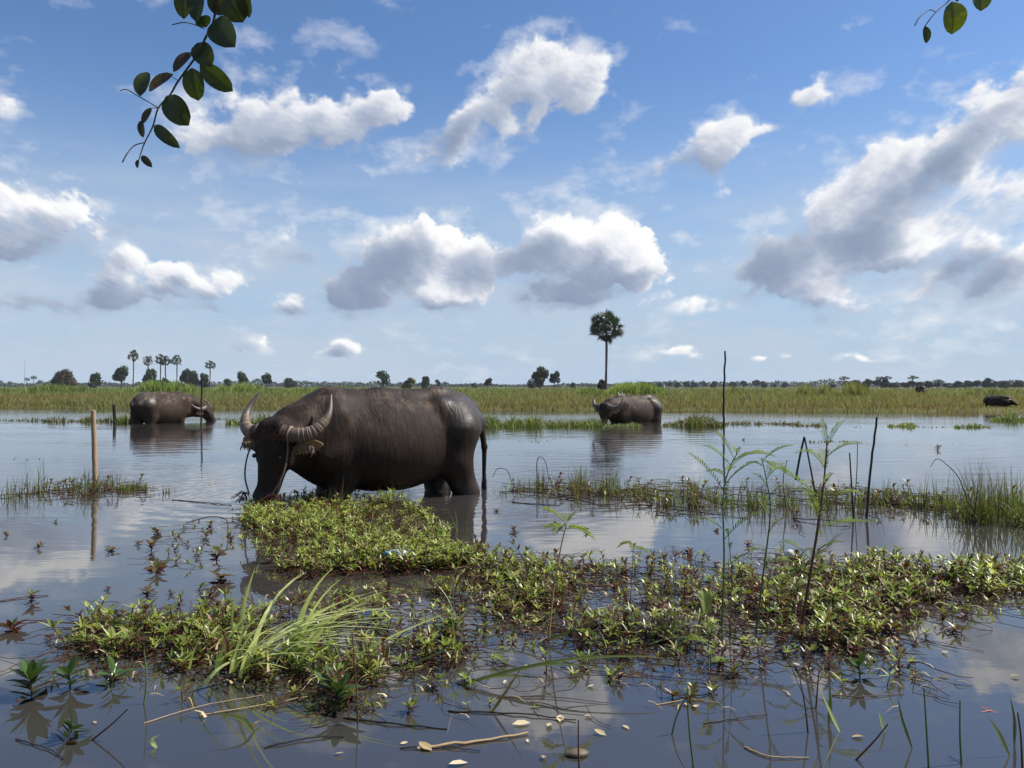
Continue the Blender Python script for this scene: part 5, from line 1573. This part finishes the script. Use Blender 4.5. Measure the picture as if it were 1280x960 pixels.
for (px, py, L, lab, ti) in [
        (540, 940, .075, 'largest crumpled yellow leaf against the thick pale twig', .55),
        (585, 955, .07, 'whitish leaf floating below the thick pale twig', .95),
        (640, 907, .075, 'long pale leaf just below the folded yellowish blade', .9),
        (700, 904, .07, 'pale leaf lying end to end with another below the fallen blades', .85),
        (688, 905, .05, 'smaller pale leaf of the end to end couple', .7),
        (758, 921, .055, 'broad tan leaf beside the brownish floating pair', .65),
        (742, 896, .04, 'small white leaf right of the end to end couple', .95),
        (778, 908, .04, 'small tan leaf near the dark slanting stem', .8),
        (870, 882, .06, 'cream leaf at the foot of the green tipped stem', .8),
        (858, 880, .04, 'small yellow leaf touching the cream leaf', .6),
        (418, 944, .035, 'tiny white leaf alone below the glossy rosette', .95),
        (500, 931, .03, 'tiny white leaf just before the thick pale twig', .95),
        (630, 856, .035, 'small pale leaf under the short fanning blade', .85),
        (735, 860, .03, 'tiny bright leaf under the end of the longest blade', .95),
        (660, 930, .03, 'tiny pale leaf past the tip of the thick pale twig', .85),
        (680, 946, .04, 'narrow grey tan leaf past the whitish leaf', .4),
        (900, 838, .03, 'tiny pale leaf in the thin edge of the straggly mat', .9),
        (1000, 833, .04, 'pale leaf beneath the red stem of the tallest plant', .85),
        (1012, 838, .035, 'white leaf scrap beside the pale leaf under the tallest plant', .95),
        (1080, 922, .05, 'brown leaf curled on the floating weed scrap', .4),
        (1178, 815, .05, 'pale leaf beside the reflected cloud edge', .9),
        (1145, 850, .05, 'dull tan leaf under the tangled brown rosette', .6),
        (1187, 848, .05, 'dark brown leaf lying flat past the reflected cloud', .1),
        (1262, 847, .05, 'dark leaf pair floating at the view edge under the reflected cloud', .1),
        (120, 906, .03, 'small tan leaf near the dark slanting stem below the rosette', .6),
        (197, 797, .045, 'round bright white leaf caught in the leafy mat', 1.0),
        (370, 800, .04, 'pale leaf caught low in the swept grass tuft', .9),
        (640, 718, .05, 'pale leaf resting on the mat past the bottle', .9),
        (695, 742, .05, 'tan leaf held up beside the pale dry stalk', .5)]:
    dead_leaf(px, py, L, lab, ti)


# plastic bottle lying in the weeds
def lathe(mb_, prof, seg=18, mat_=0, tint=.5):
    a = np.arange(seg) * 2 * math.pi / seg
    V = np.array([[x, r * math.cos(t), r * math.sin(t)] for x, r in prof for t in a])
    n = len(prof)
    i = np.arange(n - 1)[:, None] * seg; j = np.arange(seg)[None]; j2 = (j + 1) % seg
    mb_.add(V, np.stack([i + j, i + j2, i + seg + j2, i + seg + j], -1).reshape(-1, 4), tint, mat_)


bt = empty('plastic_bottle', gp(500, 712) + [0, 0, .085], R(188), 'crumpled clear plastic bottle with blue cap lying in the weeds', 'bottle')
bt.rotation_euler = (0, R(-6), R(188)); bt.scale = (.75,) * 3
b = MB(); lathe(b, [(-.085, .002), (-.085, .026), (-.078, .030), (-.05, .030), (-.045, .027), (-.015, .029), (.01, .031), (.045, .030), (.07, .022), (.085, .013), (.10, .012), (.10, .001)])


def pet(q, bs):
    bs.inputs['Base Color'].default_value = (.60, .65, .70, 1)
    bs.inputs['Roughness'].default_value = .22
    bs.inputs['Transmission Weight'].default_value = .55
    bs.inputs['IOR'].default_value = 1.2


b.build('bottle_body', mat('milky_plastic', pet), bt, smooth=True)
b = MB(); lathe(b, [(.090, .0142), (.108, .0142), (.110, .012), (.110, .001)]); b.build('cap', plain('blue_plastic', (.02, .22, .38), .4, .1), bt, smooth=True)
b = MB(); lathe(b, [(-.04, .0305), (.0, .0312)]); b.build('label_band', plain('white_plastic', (.5, .52, .54), .5, .1), bt, smooth=True)


def ball(name, px, py, r, zc, m_, label, cat):
    th, ph_ = np.meshgrid(np.linspace(0, math.pi, 14), np.linspace(0, 2 * math.pi, 25), indexing='ij')
    sp = np.stack([np.sin(th) * np.cos(ph_), np.sin(th) * np.sin(ph_), np.cos(th) * .94], -1).reshape(-1, 3)
    sp = sp * r * (1 + .04 * (vnoise(sp[:, 0] * 3 + 5, sp[:, 1] * 3 + sp[:, 2] * 2, 8)[:, None] - .5))
    b = MB(); b.add(sp, grid_faces(14, 25))
    o = b.build(name, m_, smooth=True); g = gp(px, py); o.location = (g[0], g[1], zc)
    return tag(o, label, cat)


ball('foam_float', 988, 697, .028, .020, plain('off_white_foam', (.50, .49, .46), .8, .15, 40), 'off white foam ball floating behind the weed mat by the tallest plant', 'float')
b = MB(); lathe(b, [(-.045, .001), (-.04, .012), (-.015, .026), (.01, .029), (.03, .018), (.042, .001)], 12)
b.v = [np.concatenate(b.v) * [.75, .75, .36]]
o = b.build('floating_husk', plain('grey_brown_husk', (.10, .075, .05), .6, .5, 25), smooth=True)
o.location = tuple(gp(722, 944) + [0, 0, .006]); o.rotation_euler = (0, 0, .15)
tag(o, 'rounded grey brown husk afloat beside the short straight stem', 'husk')

# weeds hanging from the big buffalo's mouth
for (w, lab) in ((-1, 'dark wet weeds hanging from the halter rope beside the muzzle'), (1, 'dark wet weeds hanging at the muzzle on the body side')):
    b = MB()
    hp = HB(.50, .05, .15 * w)
    for i in range(9):
        L_ = .05 + .06 * random.random()
        e = hp + np.array([random.gauss(0, .03), random.gauss(0, .03), random.gauss(0, .02)])
        d = np.array([random.gauss(0, .5), random.gauss(0, .5), -.6])
        tube(b, [hp, (hp + e) / 2 + [0, 0, .01], e + d * L_], [.006, .005, .003], 5, .1)
        for j in range(3):
            V, Q, T = leaf_arr(.045, .016, .3, .3)
            V = rot_leaf(V, random.random() * 6.28, random.gauss(-.2, .5)) + e + d * L_ * (.4 + .3 * j)
            b.add(V, Q, .08); b.add(V, T, .08)
    Mw = Matrix.Translation(big.location) @ Matrix.Rotation(big.rotation_euler.z, 4, 'Z')
    o = b.build('hanging_weeds', M_WEED); o.matrix_world = Mw
    tag(o, lab, 'water weed')

# red dragonfly on the folded blade
dp = pt(1233, 893, FPX / (945 - HY)) + [0, -.004, .006]
df = empty('dragonfly', dp, R(15), 'small red dragonfly perched on a folded green blade', 'dragonfly')
b = MB(); tube(b, [(-.022, 0, .004), (-.01, 0, .004), (.004, 0, .004), (.012, 0, .004), (.016, 0, .004)], [.0012, .0016, .003, .0028, .0022], 8)
b.build('body', plain('red_insect', (.22, .02, .012), .4, .2), df, smooth=True)
for sx in (.004, .009):
    for sy in (-1, 1):
        b = MB(); b.add([(sx, 0, .006), (sx - .003, sy * .012, .008), (sx - .002, sy * .024, .009), (sx + .003, sy * .023, .009), (sx + .004, sy * .010, .008)], [[0, 1, 2, 3, 4]])
        b.build('wing', plain('red_tinted_wing', (.12, .045, .03), .3, .1), df)

# two white egrets in the field behind the wading buffalo
M_WHITE = plain('white_feathers', (.75, .74, .70), .7, .05)
for (px, D, lab) in ((774.5, 52, 'small white egret in the field grass above the wading buffalo neck'), (779, 54, 'small white egret just behind the first, nearer the palm mound')):
    x = (px - 640) / FPX * D
    z0 = float(ground_z(np.array([x]), np.array([float(D)]))[0]) + .08
    e = empty('egret', (x, D, z0), R(160), lab, 'bird', 'white egrets'); e.scale = (.6,) * 3
    b = MB()
    tube(b, curve([(-.20, 0, .40), (-.08, 0, .44), (.06, 0, .47), (.12, 0, .55), (.10, 0, .66), (.15, 0, .72), (.19, 0, .72)], 24), np.interp(np.linspace(0, 1, 24), [0, .2, .4, .55, .8, .92, 1], [.02, .085, .08, .035, .022, .03, .02]), 10)
    b.build('body', M_WHITE, e, smooth=True)
    b = MB(); tube(b, [(.19, 0, .72), (.27, 0, .71)], [.010, .002], 6); b.build('beak', plain('yellow_beak', (.5, .32, .04), .5, .1), e)
    for s in (-1, 1):
        b = MB(); tube(b, [(.0, .03 * s, .42), (.01, .03 * s, .2), (.0, .03 * s, -.1)], [.012, .008, .008], 6); b.build('leg', M_DARKWOOD, e)


# ------------------------------------------------------------------ branches hanging into the top of the view
def branch(label, D, stems, leaves, limb):
    root = pt(*stems[0][0][0], D)
    t = empty('hanging_branch', root, 0, label, 'branch', 'branches hanging into view')
    b = MB()
    for pts_, r0, r1 in stems:
        C_ = curve([pt(x, y, D + .012 * math.sin(i * 1.7)) for i, (x, y) in enumerate(pts_)], 6 * len(pts_)) - root
        tube(b, C_, np.linspace(r0, r1, len(C_)), 6, cap=True)
    P_ = [np.array(q_) for q_ in limb]
    C_ = curve([np.zeros(3)] + [q_ - root for q_ in P_], 30)
    tube(b, C_, np.linspace(stems[0][1], .03, 30), 8)
    b.build('stem', M_TWIG, t, smooth=True)
    for (bx, by, tx, ty, w, ti, dz) in leaves:
        B_, T2 = pt(bx, by, D), pt(tx, ty, D + dz)
        L = np.linalg.norm(T2 - B_); d = (T2 - B_) / L
        side = np.cross(d, [0, -1.0, 0.25 * random.uniform(-1, 1)]); side /= np.linalg.norm(side)
        nrm = np.cross(side, d)
        n = 9; s = np.linspace(0, 1, n)
        wid = w / FPX * D * .5 * np.sin(np.pi * np.clip(s, .0, 1) ** .92) ** .52
        wid[0] = .0015; wid[-1] = .0006
        rows = []
        for i in range(n):
            c = B_ - root + d * L * s[i] + nrm * L * .10 * math.sin(math.pi * s[i])
            rows.append([c - side * wid[i] + nrm * wid[i] * .22, c - side * wid[i] * .5 + nrm * wid[i] * .06, c, c + side * wid[i] * .5 + nrm * wid[i] * .06, c + side * wid[i] + nrm * wid[i] * .22])
        lb = MB()
        rows = np.array(rows)
        lb.add(rows.reshape(-1, 3), grid_faces(n, 5), np.clip(ti + rng.normal(0, .05, (n - 1) * 4), 0, 1))
        tube(lb, rows[:, 2] - nrm * .0006, np.linspace(.0009, .0004, n), 4, ti * .7, cap=False)
        lb.build('leaf', M_BLEAF, t, smooth=True)
    return t


branch('dark leafy branch hanging down on the side of the palm row, many rounded leaves', 1.55,
       [([(272, -14), (267, 27), (257.5, 46), (246, 69), (223, 101), (213, 118), (198, 135), (191, 158), (181, 178), (175, 195), (172, 207)], .0026, .0009),
        ([(181, 178), (168, 182), (159, 192), (153, 203)], .0010, .0012),
        ([(198, 135), (176, 122), (158, 112), (150, 113.5)], .0011, .0009),
        ([(255, 36), (244, 31), (230, 28), (215, 31)], .0011, .0010),
        ([(246, 68), (240, 66.5)], .0008, .0007), ([(223, 101), (215, 96)], .0008, .0007), ([(198, 135), (189, 135)], .0008, .0006),
        ([(253, 95), (262, 104), (278, 106)], .0007, .0009)],
       [(208, 120, 236, 157, 31, .45, .01), (193, 157, 225, 185, 16, .40, -.01), (240, 85, 248, 126, 27, .55, .02), (246, 54, 264, 84, 27, .48, .0), (250, 80, 291, 114, 25, .62, .03),
        (267, 26, 294, 59, 35, .42, -.02), (285, -6, 304, 28, 34, .38, .02), (231, -14, 230, 24, 22, .42, .01), (248, -10, 246, 28, 22, .40, -.02), (262, -8, 282, 18, 24, .30, .03),
        (216, 93, 186, 114, 15, .10, .02), (175, 120, 184, 90, 20, .55, .02), (239, 66, 217, 90, 14, .08, -.01), (189, 135, 178, 155, 9, .05, .0), (176, 151, 179, 172, 9, .25, .0),
        (177, 195, 190, 209, 9, .2, .0), (172, 200, 172, 210, 5, .2, .0), (258, 34, 252, 20, 20, .62, .0), (300, -20, 312, 22, 18, .4, .02)],
       [(-.5, 1.5, 1.92), (-.35, 1.1, 2.25), (.1, .1, 2.5), (.4, -1.2, 2.5)])
branch('small sunlit twig tip with two bright leaves on the opposite side from the dark branch', 1.5,
       [([(1196, -12), (1186, 1), (1170, 15), (1158, 30), (1155, 36)], .0014, .0008), ([(1170, 15), (1162, 12.5), (1150, 21), (1143.5, 32)], .0008, .0012)],
       [(1190, 2, 1190, 43, 31, .92, .02), (1223, -12, 1226, 14, 25, .85, .0), (1156, 33, 1158, 54, 11, .5, .01), (1193, -8, 1197, 2, 8, .3, 0)],
       [(.95, 1.45, 1.9), (1.1, 1.0, 2.2), (.9, .1, 2.5), (.5, -1.2, 2.5)])

# ------------------------------------------------------------------ haze
mb = MB()
hx, hy0, hy1, hz0, hz1 = 1400, -40, 1500, -1.5, 24
V = [(x, y, z) for x in (-hx, hx) for y in (hy0, hy1) for z in (hz0, hz1)]
mb.add(V, [[0, 1, 3, 2], [4, 6, 7, 5], [0, 4, 5, 1], [2, 3, 7, 6], [0, 2, 6, 4], [1, 5, 7, 3]])
hm = bpy.data.materials.new('thin_haze'); hm.use_nodes = True
ht = hm.node_tree; ht.nodes.clear()
pv = ht.nodes.new('ShaderNodeVolumePrincipled'); pv.inputs['Color'].default_value = (.80, .87, 1.0, 1); pv.inputs['Density'].default_value = .00012
ht.links.new(pv.outputs[0], ht.nodes.new('ShaderNodeOutputMaterial').inputs['Volume'])
tag(mb.build('haze', hm), 'thin pale blue haze over the far field', 'haze', kind='stuff')
